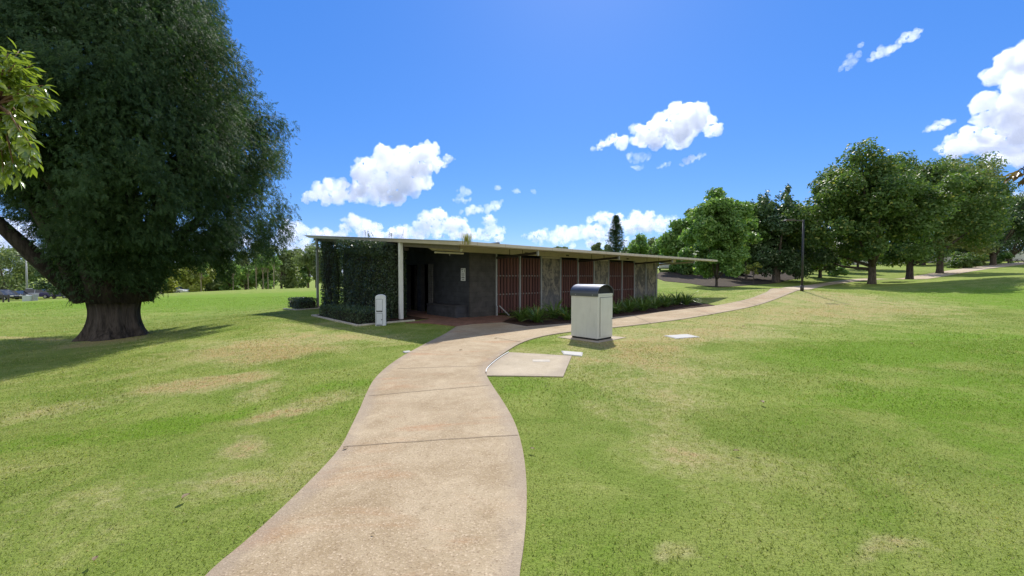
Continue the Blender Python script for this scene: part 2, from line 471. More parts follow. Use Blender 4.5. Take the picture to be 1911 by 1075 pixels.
# apron and walk: left edge up from the bottom of the picture, then the far edge along the garden bed, then back along the lawn
left_edge = smooth_line([(-1.75, 1.2), (-1.65, 1.8)] + PP([(385,1075),(460,1015),(540,940),(600,880),(637,838),(655,800),(672,765),(683,737),(700,705),(740,672),(797,641),(830,625),(852,610)]), 2)
far_edge = PP([(878,606.5),(937,602.5),(983,610),(1063,604.5),(1148,592.5),(1240,582),(1334,571),(1400,557.5),(1432,545),(1462,537)])
near_edge = smooth_line(PP([(1492,542),(1462,553),(1400,573.5),(1300,592.5),(1200,606),(1147,612),(1064,620),(1010,628.5),(972,640.5),(945,657),(915,679),(905,694),(908,704),(920,724),(941,755),(961,790),(976,840),(983,900),(983,960),(977,1030),(969,1075)]) + [(0.02, 1.8), (0.0, 1.2)], 2)
path_poly = left_edge + far_edge + near_edge
path = tag(sheet('path', path_poly, m_path, .022, .16), kind='structure')
# the same walk running on up the slope to the right
pf_a = smooth_line(PP([(1462,537),(1500,532.5),(1555,525.5)]) + [(48, 52), (60, 60), (84, 74), (110, 88)], 2)
pf_b = smooth_line([(112, 85), (86, 71.5), (62, 57.8), (49, 49.8)] + PP([(1575,528),(1530,533.5),(1492,542)]), 2)
far_path = tag(sheet('footpath', pf_a + pf_b, m_path_far, .03, .8), kind='structure')
# joints sawn across the walk
JM = MB()
def strip(a, b, w, lift, n=10):
    a = Vector(a); b = Vector(b); d = (b - a).normalized(); s = Vector((-d.y, d.x)) * w / 2
    vs = []
    for k in range(n + 1):
        q = a.lerp(b, k / n) + Vector((math.sin(k * 1.7) * .006, math.cos(k * 2.3) * .006))
        for sg in (1, -1):
            r_ = q + s * sg; vs.append((r_.x, r_.y, tz(r_.x, r_.y) + lift))
    JM.add(vs, [(2 * k, 2 * k + 1, 2 * k + 3, 2 * k + 2) for k in range(n)])
for a, b, w in [((641,838),(968,816),.009),((688,742),(913,722),.010),((742,690.5),(903,685),.011),((925,632),(972,640),.02),((1092,615),(1063,604.6),.03),((1215,604.5),(1180,589),.03),((1330,587.5),(1290,576.5),.03),((1412,570),(1375,562.5),.04)]:
    strip(P(*a), P(*b), w, .0265)
jo = JM.build('control_joint', m_joint, path)
pad_poly = PP([(908,702.5),(907,692),(917,680),(949,658.5),(1067,665.5),(1051,704.5)])
pad = tag(sheet('concrete_pad', pad_poly, m_pad, .017, .3), kind='structure')
m_pipe = mat_plain('white_pvc', (.75, .74, .70), .5)
mb = MB(); q = smooth_line(PP([(907,697),(908,691),(920,679),(936,667),(949,659.5)]), 2)
mb.tube([(x, y, tz(x, y) + .03) for x, y in q], .009, 6)
o = mb.build('edging_pipe', m_pipe, None, True); tag(o, 'thin white pipe edging between the concrete pad and the path', 'pipe edging')
o = MB()
for a in ((1010,675),):
    x, y = P(*a)
    o.box(x - .16, x + .16, y - .1, y + .1, tz(x, y) + .017, tz(x, y) + .021)
o.build('access_lid', mat_plain('lid_concrete', (.45, .4, .32), .9), pad)
# white service covers set in the lawn
m_cover = mat_plain('pale_cover', (.37, .36, .33), .75, 0, .15, 10, .2)
m_gap = mat_plain('cover_gap', (.08, .08, .07), .9)
def cover(pts, label, lift=.010):
    c = [Vector(P(*q)) for q in pts]; ctr = sum(c, Vector((0, 0))) / 4
    z = tz(ctr.x, ctr.y); root = thing('service_cover', label, 'service cover', (ctr.x, ctr.y, z), 0, 'service covers set in the lawn')
    def quad(s, z0, z1):
        m = MB(); m.prism([tuple((q - ctr) * s) for q in c], 'z', z0, z1); return m
    bevel(quad(1.0, -.05, lift).build('frame', m_cover, root), .006)
    bevel(quad(.9, lift, lift + .007).build('lid', mat_plain('lid_grey', (.35, .34, .31), .7), root), .004)
cover([(1047,655.5),(1052,662.5),(1086,665.5),(1088,658.5)], 'small white service cover in the lawn between the concrete pad and the bin')
cover([(1238,627),(1262,632.5),(1307,629.5),(1283,624)], 'wide white service cover lying in worn lawn to the right of the bin')
cover([(751,657),(755,659.5),(769,658),(764,655)], 'tiny white service cover in the grass left of the path', .012)
PAVED_COVERS = [[P(1047,655.5),P(1052,662.5),P(1086,665.5),P(1088,658.5)],[P(1238,627),P(1262,632.5),P(1307,629.5),P(1283,624)],[P(751,657),P(755,659.5),P(769,658),P(764,655)]]
PAVED += PAVED_COVERS

# ------------------------------------------------------------------ cumulus clouds: closed billowing bodies of even vapour, kilometres away
scene.cycles.volume_bounces = 12; scene.cycles.max_bounces = 14; scene.cycles.transparent_max_bounces = 16
scene.cycles.diffuse_bounces = 4; scene.cycles.transmission_bounces = 6; scene.cycles.caustics_reflective = False; scene.cycles.caustics_refractive = False
def mat_cloud(name, dens):
    m, nt = new_mat(name); t = NT(nt)
    v = t.n('ShaderNodeVolumePrincipled'); v.inputs['Color'].default_value = (.955, .96, .97, 1)
    v.inputs['Density'].default_value = dens; v.inputs['Anisotropy'].default_value = .45
    pos = t.n('ShaderNodeNewGeometry').outputs['Position']
    t.l(t.math('MULTIPLY', t.ss(t.noise(pos, .011 if dens > .012 else .006, 6, .68), .34, .64, .18, 1.0), dens * 1.7), v.inputs['Density'])
    o = t.n('ShaderNodeOutputMaterial'); t.l(v.outputs[0], o.inputs['Volume'])
    return m
m_cloud = mat_cloud('cloud_vapour', .024); m_wisp = mat_cloud('thin_cloud_vapour', .011); m_far_cloud = mat_cloud('far_cloud_vapour', .011)
tex = {}
for nm, sz in (('billow_large', 80.0), ('billow_small', 26.0), ('billow_fine', 9.0)):
    q = bpy.data.textures.new(nm, 'CLOUDS'); q.noise_scale = sz; q.noise_depth = 4; q.noise_basis = 'VORONOI_F1' if nm == 'billow_small' else 'BLENDER_ORIGINAL'; tex[nm] = q
ico = bmesh.new(); bmesh.ops.create_icosphere(ico, subdivisions=2, radius=1.0)
ICO_V = np.array([tuple(v.co) for v in ico.verts]); ICO_F = np.array([[v.index for v in f.verts] for f in ico.faces]); ico.free()
def cloud(D, lobes, label, thin=False, seed=0, vox=3.2):
    rg = np.random.default_rng(500 + seed)
    c0 = np.array(at_depth(np.mean([l[0] for l in lobes]), np.mean([l[1] for l in lobes]), D))
    C_ = []; R_ = []
    for (px, py, rx, ry, tilt) in lobes:
        c = np.array(at_depth(px, py, D)) - c0; k = D / F; rx *= k * 1.12; ry *= k * 1.14; ct, st = math.cos(R(tilt)), math.sin(R(tilt))
        n = int(np.clip(14 * rx / ry, 10, 60))
        for i in range(n):
            q = rand_dir(1)[0] * rg.random() ** .4 * .78
            r_ = ry * rg.uniform(.26, .52) * (1.1 - .45 * abs(q[0]))
            p = np.array([q[0] * rx, q[1] * (rx * .5 + ry * .5), q[2] * ry])
            if not thin: p[2] = max(p[2], -ry * .62 + r_ * .5)
            C_.append(c + np.array([p[0] * ct - p[2] * st, p[1], p[0] * st + p[2] * ct])); R_.append(r_)
            for _ in range(3):
                e = rand_dir(1)[0]; e[2] = abs(e[2]) if not thin else e[2]
                C_.append(C_[-1 - _] + e * r_ * .85); R_.append(r_ * rg.uniform(.28, .5))
    C_ = np.array(C_); R_ = np.maximum(np.array(R_), vox * 1.6)
    V = (ICO_V[None] * R_[:, None, None] + C_[:, None]).reshape(-1, 3)
    Fc = (ICO_F[None] + (np.arange(len(C_)) * len(ICO_V))[:, None, None]).reshape(-1, 3)
    me = bpy.data.meshes.new('cloud'); me.from_pydata(V.tolist(), [], Fc.tolist()); me.update()
    o = link('cloud', me, m_wisp if thin else (m_cloud if D < 3000 else m_far_cloud), None, tuple(c0)); tag(o, label, 'cloud', None, 'structure')
    rm = o.modifiers.new('remesh', 'REMESH'); rm.mode = 'VOXEL'; rm.voxel_size = vox
    for nm, stg in (('billow_large', 46), ('billow_small', 24), ('billow_fine', 17)):
        dm = o.modifiers.new(nm, 'DISPLACE'); dm.texture = tex[nm]; dm.strength = stg * D / 1800 * (.42 if thin else 1); dm.mid_level = .5; dm.texture_coords = 'GLOBAL'
    return o
CD = 1800
cloud(CD, [(735,325,86,40,0),(790,303,52,25,28),(620,363,60,19,0),(690,312,44,24,0),(705,358,90,22,0),(830,302,24,10,20)], 'large flat based white cloud left of centre', seed=1)
cloud(CD, [(1262,240,64,34,8),(1290,225,44,28,0),(1198,252,50,20,14),(1128,268,32,9,25),(1325,243,20,12,20)], 'large white cloud right of centre', seed=2)
cloud(CD, [(1190,294,30,9,5)], 'small shred below the right central cloud', True, 3, 2.4)
cloud(CD, [(1237,310,15,6,25),(1188,312,14,4,0)], 'small puff below the right central cloud', True, 4, 2.4)
cloud(CD, [(1293,297,30,7,20)], 'slanting puff below the right central cloud', True, 5, 2.4)
cloud(CD, [(866,358,20,9,10),(862,374,22,6,0)], 'small puff right of the large left cloud', True, 6, 2.4)
cloud(CD, [(880,393,32,8,12),(922,384,26,8,22)], 'ragged small cloud over the building', True, 7, 2.4)
cloud(CD, [(962,357,11,5,0)], 'tiny puff in the middle of the sky', True, 8, 2.4)
cloud(CD, [(995,357,5,3,0),(930,351,9,4,0)], 'tiniest shreds in the middle of the sky', True, 9, 2.4)
cloud(CD, [(1586,116,26,9,58),(1606,84,5,3,30)], 'thin upright wisp at the upper right', True, 10, 2.4)
cloud(CD, [(1654,94,36,9,26),(1697,68,20,10,14)], 'thin slanting wisp at the upper right', True, 11, 2.4)
cloud(CD, [(1752,234,30,8,22)], 'small slanting puff left of the great right cloud', True, 12, 2.4)
cloud(CD, [(1905,125,40,40,0),(1900,205,60,46,0),(1850,258,86,30,15),(1910,285,80,26,0),(1990,170,80,70,0),(2060,260,120,60,0)], 'great towering grey based cloud at the right edge', seed=13, vox=4)
cloud(CD, [(1890,332,36,5,12)], 'thin grey streak below the great right cloud', True, 14, 2.4)
FD = 3600
cloud(FD, [(675,424,40,17,0),(655,412,16,10,0),(752,434,26,14,0)], 'low white cloud over the left roof end', seed=15, vox=5.5)
cloud(FD, [(805,418,42,24,0),(850,424,30,18,0),(820,400,18,12,0),(780,435,60,14,0)], 'low billowing cloud over the white post', seed=16, vox=5.5)
cloud(FD, [(914,412,18,10,0),(918,434,26,18,0)], 'low round cloud over the gutter weeds', seed=17, vox=5.5)
cloud(FD, [(1100,434,78,13,0),(1190,420,74,18,0),(1060,438,58,12,0),(1128,410,34,12,0),(1235,414,34,9,0),(1105,452,140,9,0),(1000,442,30,8,0)], 'long low cloud bank over the right half of the roof', seed=18, vox=5.5)
cloud(FD, [(545,442,34,26,0),(598,438,32,10,0),(560,470,80,14,0)], 'low cloud between the conifer and the roof', seed=19, vox=5.5)
cloud(FD, [(15,425,60,16,0),(35,462,80,12,0),(-60,440,120,26,0)], 'low grey cloud bank at the left edge behind the conifer', seed=20, vox=5.5)
cloud(FD, [(1905,372,24,10,0),(1890,450,40,10,0),(1960,400,60,24,0)], 'low cloud behind the trees at the right edge', seed=21, vox=5.5)
cloud(FD, [(330,470,90,16,0),(420,455,70,18,0),(260,440,60,16,0)], 'low cloud behind the drooping boughs', seed=22, vox=5.5)
cloud(FD, [(700,440,70,10,0),(620,440,40,9,0),(870,440,60,9,0)], 'thin low cloud bank just over the left half of the roof', seed=23, vox=7)
cloud(FD, [(1330,430,50,8,0),(1290,445,60,9,0)], 'thin low cloud behind the light green tree', seed=24, vox=7)
scene.cycles.use_denoising = True
# ------------------------------------------------------------------ the amenities building
TH = R(43.5)
K0 = (-1.6, 12.25)
B = thing('amenities_building', 'low dark block amenities building with a thin sloping flat roof and red slatted screens', 'building', (K0[0], K0[1], 0), TH)
E1 = Vector((math.cos(TH), math.sin(TH))); E2 = Vector((-math.sin(TH), math.cos(TH)))
def BW(a, b):
    q = Vector(K0) + E1 * a + E2 * b
    return q.x, q.y
def roof_top(y): return 2.66 + .085 * y
def roof_bot(y): return 2.535 + .085 * y

def mat_block(name, c1, c2, mortar, bw=.4, bh=.2):
    m, nt = new_mat(name); t = NT(nt)
    tc = t.n('ShaderNodeTexCoord').outputs['Object']
    s = t.n('ShaderNodeSeparateXYZ'); t.l(tc, s.inputs[0])
    cb = t.n('ShaderNodeCombineXYZ'); t.l(t.math('ADD', s.outputs[0], s.outputs[1]), cb.inputs[0]); t.l(s.outputs[2], cb.inputs[1])
    br = t.n('ShaderNodeTexBrick'); t.l(cb.outputs[0], br.inputs['Vector'])
    br.inputs['Color1'].default_value = (*c1, 1); br.inputs['Color2'].default_value = (*c2, 1); br.inputs['Mortar'].default_value = (*mortar, 1)
    br.inputs['Scale'].default_value = 1; br.inputs['Brick Width'].default_value = bw; br.inputs['Row Height'].default_value = bh; br.inputs['Mortar Size'].default_value = .007
    br.inputs['Mortar Smooth'].default_value = .3; br.inputs['Bias'].default_value = -.1
    nz = t.noise(tc, 3.0, 6, .65); fn = t.noise(tc, 30, 4, .7)
    c = t.mix(t.ss(nz, .35, .7, 0, .5), br.outputs['Color'], tuple(x * 1.6 for x in c2))
    c = t.mix(t.ss(fn, .5, .8, 0, .5), c, tuple(x * .5 for x in c1))
    h = t.math('ADD', t.math('MULTIPLY', br.outputs['Fac'], -1.0), t.math('MULTIPLY', fn, .5))
    t.out(t.principled(c, .85, t.bump(h, .5, .01), 0, .3))
    return m
m_block = mat_block('charcoal_block', (.040, .043, .052), (.054, .057, .066), (.028, .030, .036))
m_block2 = mat_block('lighter_block', (.060, .056, .052), (.078, .072, .066), (.04, .038, .036))  # lighter, warmer block tone for the front wall
m_jamb = mat_block('pale_block', (.13, .125, .12), (.16, .155, .15), (.05, .05, .05), .2, .1)
m_cream = mat_plain('cream_paint', (.52, .46, .36), .55, 0, .06, 3, .05, .4, ((.22, .19, .14), .35))
m_soffit = mat_plain('soffit_paint', (.42, .37, .29), .75, 0, .08, 3, .05)
m_roof = mat_plain('roof_sheet', (.60, .58, .52), .45, .2, .08, 2, .05, .5, ((.3, .28, .24), .4))
m_post = mat_plain('grey_green_steel', (.33, .34, .335), .5, .0, .08, 4, .05, .4, ((.25, .23, .2), .4), 1)
m_white_post = mat_plain('white_paint', (.74, .75, .74), .5, 0, .05, 3, .05, .4, ((.45, .40, .32), .5), 1)
m_dark_steel = mat_plain('dark_steel', (.045, .035, .032), .5, 0, .2, 5, .05)
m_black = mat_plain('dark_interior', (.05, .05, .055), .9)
m_timber, nt = new_mat('red_stained_timber'); t = NT(nt)
tc = t.n('ShaderNodeTexCoord').outputs['Object']
geo = t.n('ShaderNodeNewGeometry')
gr = t.noise(t.scale(tc, (9, 9, .8)), 4, 6, .7, .5)
c = t.mix(t.math('ADD', t.math('MULTIPLY', geo.outputs['Random Per Island'], .6), t.math('MULTIPLY', gr, .4)), (.086, .036, .030), (.168, .072, .056))
c = t.mix(t.ss(gr, .58, .75, 0, .6), c, (.10, .07, .06))
t.out(t.principled(c, .7, t.bump(gr, .3, .006), 0, .3))
m_render, nt = new_mat('mottled_render'); t = NT(nt)
tc = t.n('ShaderNodeTexCoord').outputs['Object']
a = t.noise(t.scale(tc, (1, 1, .6)), 1.8, 7, .66, 1.2); b = t.noise(tc, 7, 5, .7, .6)
s = t.n('ShaderNodeSeparateXYZ'); t.l(tc, s.inputs[0])
f = t.math('ADD', t.math('MULTIPLY', a, .65), t.math('MULTIPLY', b, .35))
c = t.mix(t.ss(f, .45, .56), (.115, .11, .10), (.32, .285, .22))
c = t.mix(t.ss(t.math('ADD', s.outputs[2], t.math('MULTIPLY', a, 1.2)), 1.75, 1.2, 0, .55), c, (.15, .155, .165))
t.out(t.principled(c, .9, t.bump(b, .3, .01), 0, .2))

m_rail = mat_plain('weathered_rail', (.26, .22, .20), .7)
m_beam = mat_plain('brown_beam', (.17, .145, .11), .7)
# roof
m = MB(); m.prism([(0, roof_bot(0)), (13.75, roof_bot(13.75)), (14.45, roof_top(14.45) - .02), (14.45, roof_top(14.45)), (0, roof_top(0))], 'x', 0, 20.15)
roof = bevel(m.build('roof', m_cream, B), .012)
m = MB()
m.prism([(-.02, roof_top(-.02) + .012), (14.5, roof_top(14.5) + .012), (14.5, roof_top(14.5) + .002), (-.02, roof_top(-.02) + .002)], 'x', -.03, 20.18)
m.build('roof_sheet', m_roof, roof)
m = MB(); m.prism([(.1, roof_bot(.1) - .003), (13.7, roof_bot(13.7) - .003), (13.7, roof_bot(13.7) - .008), (.1, roof_bot(.1) - .008)], 'x', .1, 20.05)
m.build('soffit', m_soffit, roof)
m = MB(); m.prism([(-.13, 2.555), (-.003, 2.555), (-.003, 2.66), (-.014, 2.66), (-.014, 2.567), (-.118, 2.567), (-.118, 2.65), (-.13, 2.65)], 'x', .02, 20.19)
gut = m.build('gutter', m_cream, B)
for k in range(17):
    m = MB(); m.box(.6 + k * 1.17, .63 + k * 1.17, -.137, -.13, 2.55, 2.655); m.build('gutter_strap', m_soffit, gut)
m = MB(); m.box(-.01, .02, -.133, .0, 2.552, 2.662); m.build('gutter_end', m_cream, gut)
m = MB(); m.prism([(.15, 2.765), (.62, 2.52), (17.1, 2.50), (19.8, 2.53), (19.8, 2.74)], 'y', 2.40, 2.45)
bevel(m.build('bulkhead', m_cream, B), .006)
m = MB(); m.prism([(.3, roof_bot(.3) - .012), (13.6, roof_bot(13.6) - .012), (13.6, roof_bot(13.6) - .14), (.3, roof_bot(.3) - .14)], 'x', .20, .28)
m.build('verge_beam', m_beam, B)
# walls
m = MB()
def wall_x(x0, x1, y0, y1, zb=-.3):
    m.prism([(y0, zb), (y1, zb), (y1, roof_bot(y1) - .01), (y0, roof_bot(y0) - .01)], 'x', x0, x1)
def lintel(x0, x1, y0, y1, z): m.prism([(y0, z), (y1, z), (y1, roof_bot(y1) - .01), (y0, roof_bot(y0) - .01)], 'x', x0, x1)
wall_x(2.25, 2.45, 2.432, 5.27); wall_x(2.25, 2.45, 5.93, 6.25); wall_x(2.25, 2.45, 7.17, 11.0)
lintel(2.25, 2.45, 5.27, 5.93, 2.14); lintel(2.25, 2.45, 6.25, 7.17, 2.14)
m.box(2.25, 17.2, 11.003, 11.2, -.3, 3.43)
end_wall = m.build('end_wall', m_block, B)
m = MB(); m.box(2.253, 3.56, 2.38, 2.43, -.3, 2.50); m.build('front_wall', m_block2, B)
m = MB(); wall_x(17.1, 17.3, 2.45, 11.0); m.build('far_wall', m_render, B)
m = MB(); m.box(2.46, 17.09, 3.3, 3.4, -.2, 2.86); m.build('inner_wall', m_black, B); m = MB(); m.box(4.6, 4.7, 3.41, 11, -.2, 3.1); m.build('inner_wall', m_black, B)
m = MB(); m.box(2.2, 2.2485, 4.93, 5.26, -.1, 2.14); m.build('door_jamb', m_jamb, B)
m = MB(); m.box(2.6, 2.72, 6.9, 7.1, 0, 2.1); m.build('door_jamb', m_jamb, B)
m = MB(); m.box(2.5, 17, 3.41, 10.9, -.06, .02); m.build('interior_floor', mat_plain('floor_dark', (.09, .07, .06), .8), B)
m = MB(); m.box(1.72, 2.247, 2.55, 4.6, -.1, .45); bevel(m.build('bench_plinth', m_block, B), .01)
m = MB(); m.box(1.69, 2.247, 2.53, 4.62, .453, .50); bevel(m.build('bench_slab', mat_plain('slab_dark', (.05, .05, .055), .6), B), .01)
# facade of posts, slatted screens and rendered panels
BAY = 1.345; X0 = 3.6
for k in range(11):
    x = X0 + k * BAY
    m = MB(); m.box(x - .04, x + .04, 2.37, 2.45, -.25, 2.52)
    bevel(m.build('facade_post', m_post, B), .006)
for k, ch in enumerate('SSPSSPSSPP'):
    xa = X0 + k * BAY + .05; xb = xa + BAY - .10
    if ch == 'P':
        m = MB(); m.box(xa, xb, 2.41, 2.44, -.25, 2.42); m.build('rendered_panel', m_render, B)
        m = MB(); m.box(xa, xb, 2.395, 2.445, 2.425, 2.50); m.build('panel_head', m_cream, B)
    else:
        gate = MB(); n = 7; w = (xb - xa) / n
        for i in range(n):
            xc = xa + (i + .5) * w
            for z0, z1 in ((.10, .866), (.870, 1.626), (1.630, 2.40)):
                a = w * .36; b_ = w * .17
                gate.prism([(xc - b_, z0), (xc + b_, z0), (xc + a, z0 + .09), (xc + a, z1 - .09), (xc + b_, z1), (xc - b_, z1), (xc - a, z1 - .09), (xc - a, z0 + .09)], 'y', 2.39, 2.412)
        sc = gate.build('slatted_screen', m_timber, B)
        for z in (.12, .868, 1.628, 2.38):
            r_ = MB(); r_.box(xa, xb, 2.414, 2.434, z - .028, z + .028); r_.build('screen_rail', m_rail if z in (.868, 1.628) else m_dark_steel, sc)
# outriggers holding the eave
for i, x in enumerate((3.6, 9.0, 14.35, 17.15)):
    m = MB()
    m.prism([(2.36, 2.30), (2.36, 2.39), (.15, 2.50), (.15, 2.41)], 'x', x - .03, x + .03)
    arm = m.build('eave_arm', m_dark_steel if i < 3 else m_cream, B)
    m = MB(); m.box(x - .035, x + .035, .08, .147, 2.36, 2.53); m.build('arm_bracket', m_post, arm)
    for y in (.9, 1.6):
        m = MB(); m.box(x - .008, x + .008, y - .008, y + .008, 2.46 - .05 * y + .06, roof_bot(y) + .005); m.build('hanger_rod', m_dark_steel, arm)
m = MB(); m.box(3.5, 3.55, 2.25, 2.30, -.2, .42); g0 = m.build('gate_stop', m_post, B)
m = MB(); m.tube([(3.66, 2.28, .42), (3.95, 2.0, .03)], .025, 6); m.build('gate_prop', m_post, B)
for x in (5.35, 8.15, 13.6):
    m = MB(); m.box(x - .09, x + .09, 2.375, 2.398, 2.575, 2.64); m.build('vent', m_dark_steel, B)
# posts at the verge
def verge_post(y, s, mat):
    m = MB(); m.box(.12 - s / 2, .12 + s / 2, y - s / 2, y + s / 2, -.2, roof_bot(y) - .0)
    return bevel(m.build('verge_post', mat, B), .012)
verge_post(3.78, .135, m_white_post); verge_post(12.8, .11, m_post)
m = MB(); m.box(.24, .4, 3.68, 3.84, 2.56, 2.68); m.build('post_light', m_dark_steel, B)
# batten light and small camera under the bulkhead
m = MB(); m.box(.72, 1.95, 2.35, 2.47, 2.43, 2.49)
o = bevel(m.build('batten_light', mat_plain('batten_white', (.72, .68, .58), .4), B), .015)
m = MB(); m.tube([(1.35, 2.41, 2.43), (1.35, 2.41, 2.36)], .018, 8); m.build('light_sensor', m_post, B)
m = MB(); m.box(1.72, 1.86, 2.29, 2.397, 2.57, 2.62); m.tube([(1.79, 2.34, 2.57), (1.79, 2.30, 2.54)], .035, 8)
m.build('security_light', mat_plain('fitting_white', (.8, .79, .74), .4), B)
# sign on the end wall
s = BW(2.246, 2.79)
sg = thing('wall_sign', 'small upright white information sign with dark lettering on the dark block wall', 'sign', (s[0], s[1], 1.43), TH)
m = MB(); m.box(-.012, 0, -.145, .145, 0, .49); bevel(m.build('sign_plate', mat_plain('sign_white', (.78, .79, .80), .5, 0, .02), sg), .004)
m_ink = mat_plain('sign_ink', (.05, .055, .07), .6)
def dash(y0, y1, z0, z1):
    m = MB(); m.box(-.0145, -.0123, y0, y1, z0, z1); m.build('lettering', m_ink, sg)
for y in (.08, .035, -.01): dash(y, y + .032, .425, .45)
dash(.02, .06, .36, .38); dash(-.105, -.085, .34, .45)
dash(-.09, .085, .286, .297); dash(-.09, .09, .218, .238)
dash(-.03, .03, .165, .182)
dash(.035, .085, .105, .145); dash(-.085, .02, .108, .14)
dash(-.06, -.005, .04, .06); dash(.005, .06, .04, .06)

# brick apron, garden bed, bed edgings
m_pavers = mat_block('red_pavers', (.17, .085, .060), (.22, .115, .08), (.10, .07, .055), .23, .115)
nt = m_pavers.node_tree
for n_ in list(nt.nodes):
    if n_.type == 'SEPXYZ':
        cbn = [q for q in nt.nodes if q.type == 'COMBXYZ'][0]
        for l_ in list(cbn.inputs[0].links) + list(cbn.inputs[1].links): nt.links.remove(l_)
        nt.links.new(n_.outputs[0], cbn.inputs[0]); nt.links.new(n_.outputs[1], cbn.inputs[1])
ap = [BW(.3, 2.75), BW(-.35, 2.62)] + PP([(800,604),(852,609.5),(880,606),(938,602)]) + [BW(3.62, 1.5), BW(3.9, 2.36), BW(2.3, 2.4), BW(2.26, 10.8), BW(.92, 10.8), BW(.92, 3.0)]
tag(sheet('brick_apron', ap, m_pavers, .032, .35), kind='structure')
m_mulch, nt = new_mat('dark_mulch'); t = NT(nt)
pos = t.n('ShaderNodeNewGeometry').outputs['Position']
v = t.n('ShaderNodeTexVoronoi'); t.l(t.scale(pos, (1, 1.0, 1)), v.inputs['Vector']); v.inputs['Scale'].default_value = 28
a = t.noise(pos, 12, 5, .7)
c = t.mix(t.ss(a, .35, .7), (.035, .022, .016), (.10, .06, .042))
t.out(t.principled(c, .95, t.bump(t.math('ADD', v.outputs['Distance'], a), .9, .03), 0, .1))
bed = PP([(938,602.6),(983,609.2),(1063,603.8),(1148,591.8),(1240,581.2),(1334,570.4)]) + [BW(17.4, 1.6), BW(17.3, 2.36), BW(3.95, 2.36), BW(3.66, 1.5)]
tag(sheet('garden_bed', bed, m_mulch, .024, .3), kind='structure')
bed2 = [BW(-1.72, 3.22), BW(-1.72, 9.2), BW(.55, 9.2), BW(.9, 10.0), BW(.9, 12.9), BW(-.1, 12.95), BW(-.1, 9.3), BW(.55, 3.5), BW(.2, 3.2)]
bed2 = [BW(-1.72, 3.2), BW(-1.72, 7.5), BW(-.2, 7.5), BW(-.2, 12.9), BW(.9, 12.9), BW(.9, 3.2)]
tag(sheet('hedge_bed', bed2, m_mulch, .02, .3), kind='structure')
def kerb(pts, label):
    ctr = Vector(pts[0]); root = thing('bed_edging', label, 'edging', (ctr.x, ctr.y, tz(*pts[0])), 0)
    pts = resample(pts, .5) if False else pts
    m = MB()
    for a, b in zip(pts, pts[1:]):
        a = Vector(a) - ctr; b = Vector(b) - ctr; d = (b - a).normalized(); nrm = Vector((-d.y, d.x)) * .05
        n = max(1, int((b - a).length / .6))
        for k in range(n):
            p = a.lerp(b, k / n); q = a.lerp(b, (k + .985) / n)
            zp = tz(*(p + ctr)) - root.location.z; zq = tz(*(q + ctr)) - root.location.z
            vs = []
            for r_, z in ((p, zp), (q, zq)):
                for s_ in (1, -1):
                    w = r_ + nrm * s_
                    vs += [(w.x, w.y, z - .1), (w.x, w.y, z + .05)]
            m.add(vs, [(0, 1, 3, 2), (4, 6, 7, 5), (0, 4, 5, 1), (2, 3, 7, 6), (1, 5, 7, 3), (0, 2, 6, 4)])
    bevel(m.build('kerb', m_kerb, root), .01)
kerb([BW(.25, 3.05), BW(-1.78, 3.14), BW(-1.8, 7.55), BW(-1.1, 7.6)], 'narrow pale concrete edging around the long low hedge')
kerb([BW(-.25, 11.35), BW(-1.25, 11.4), BW(-1.3, 13.6)], 'narrow pale concrete edging below the small far hedge')
PAVED.append([BW(.3, 2.9), BW(-1.9, 3.0), BW(-1.9, 7.65), BW(.3, 7.65)])
PAVED.append([BW(.2, 2.4), BW(17.4, 2.2), BW(17.4, 11.5), BW(.2, 11.5)])

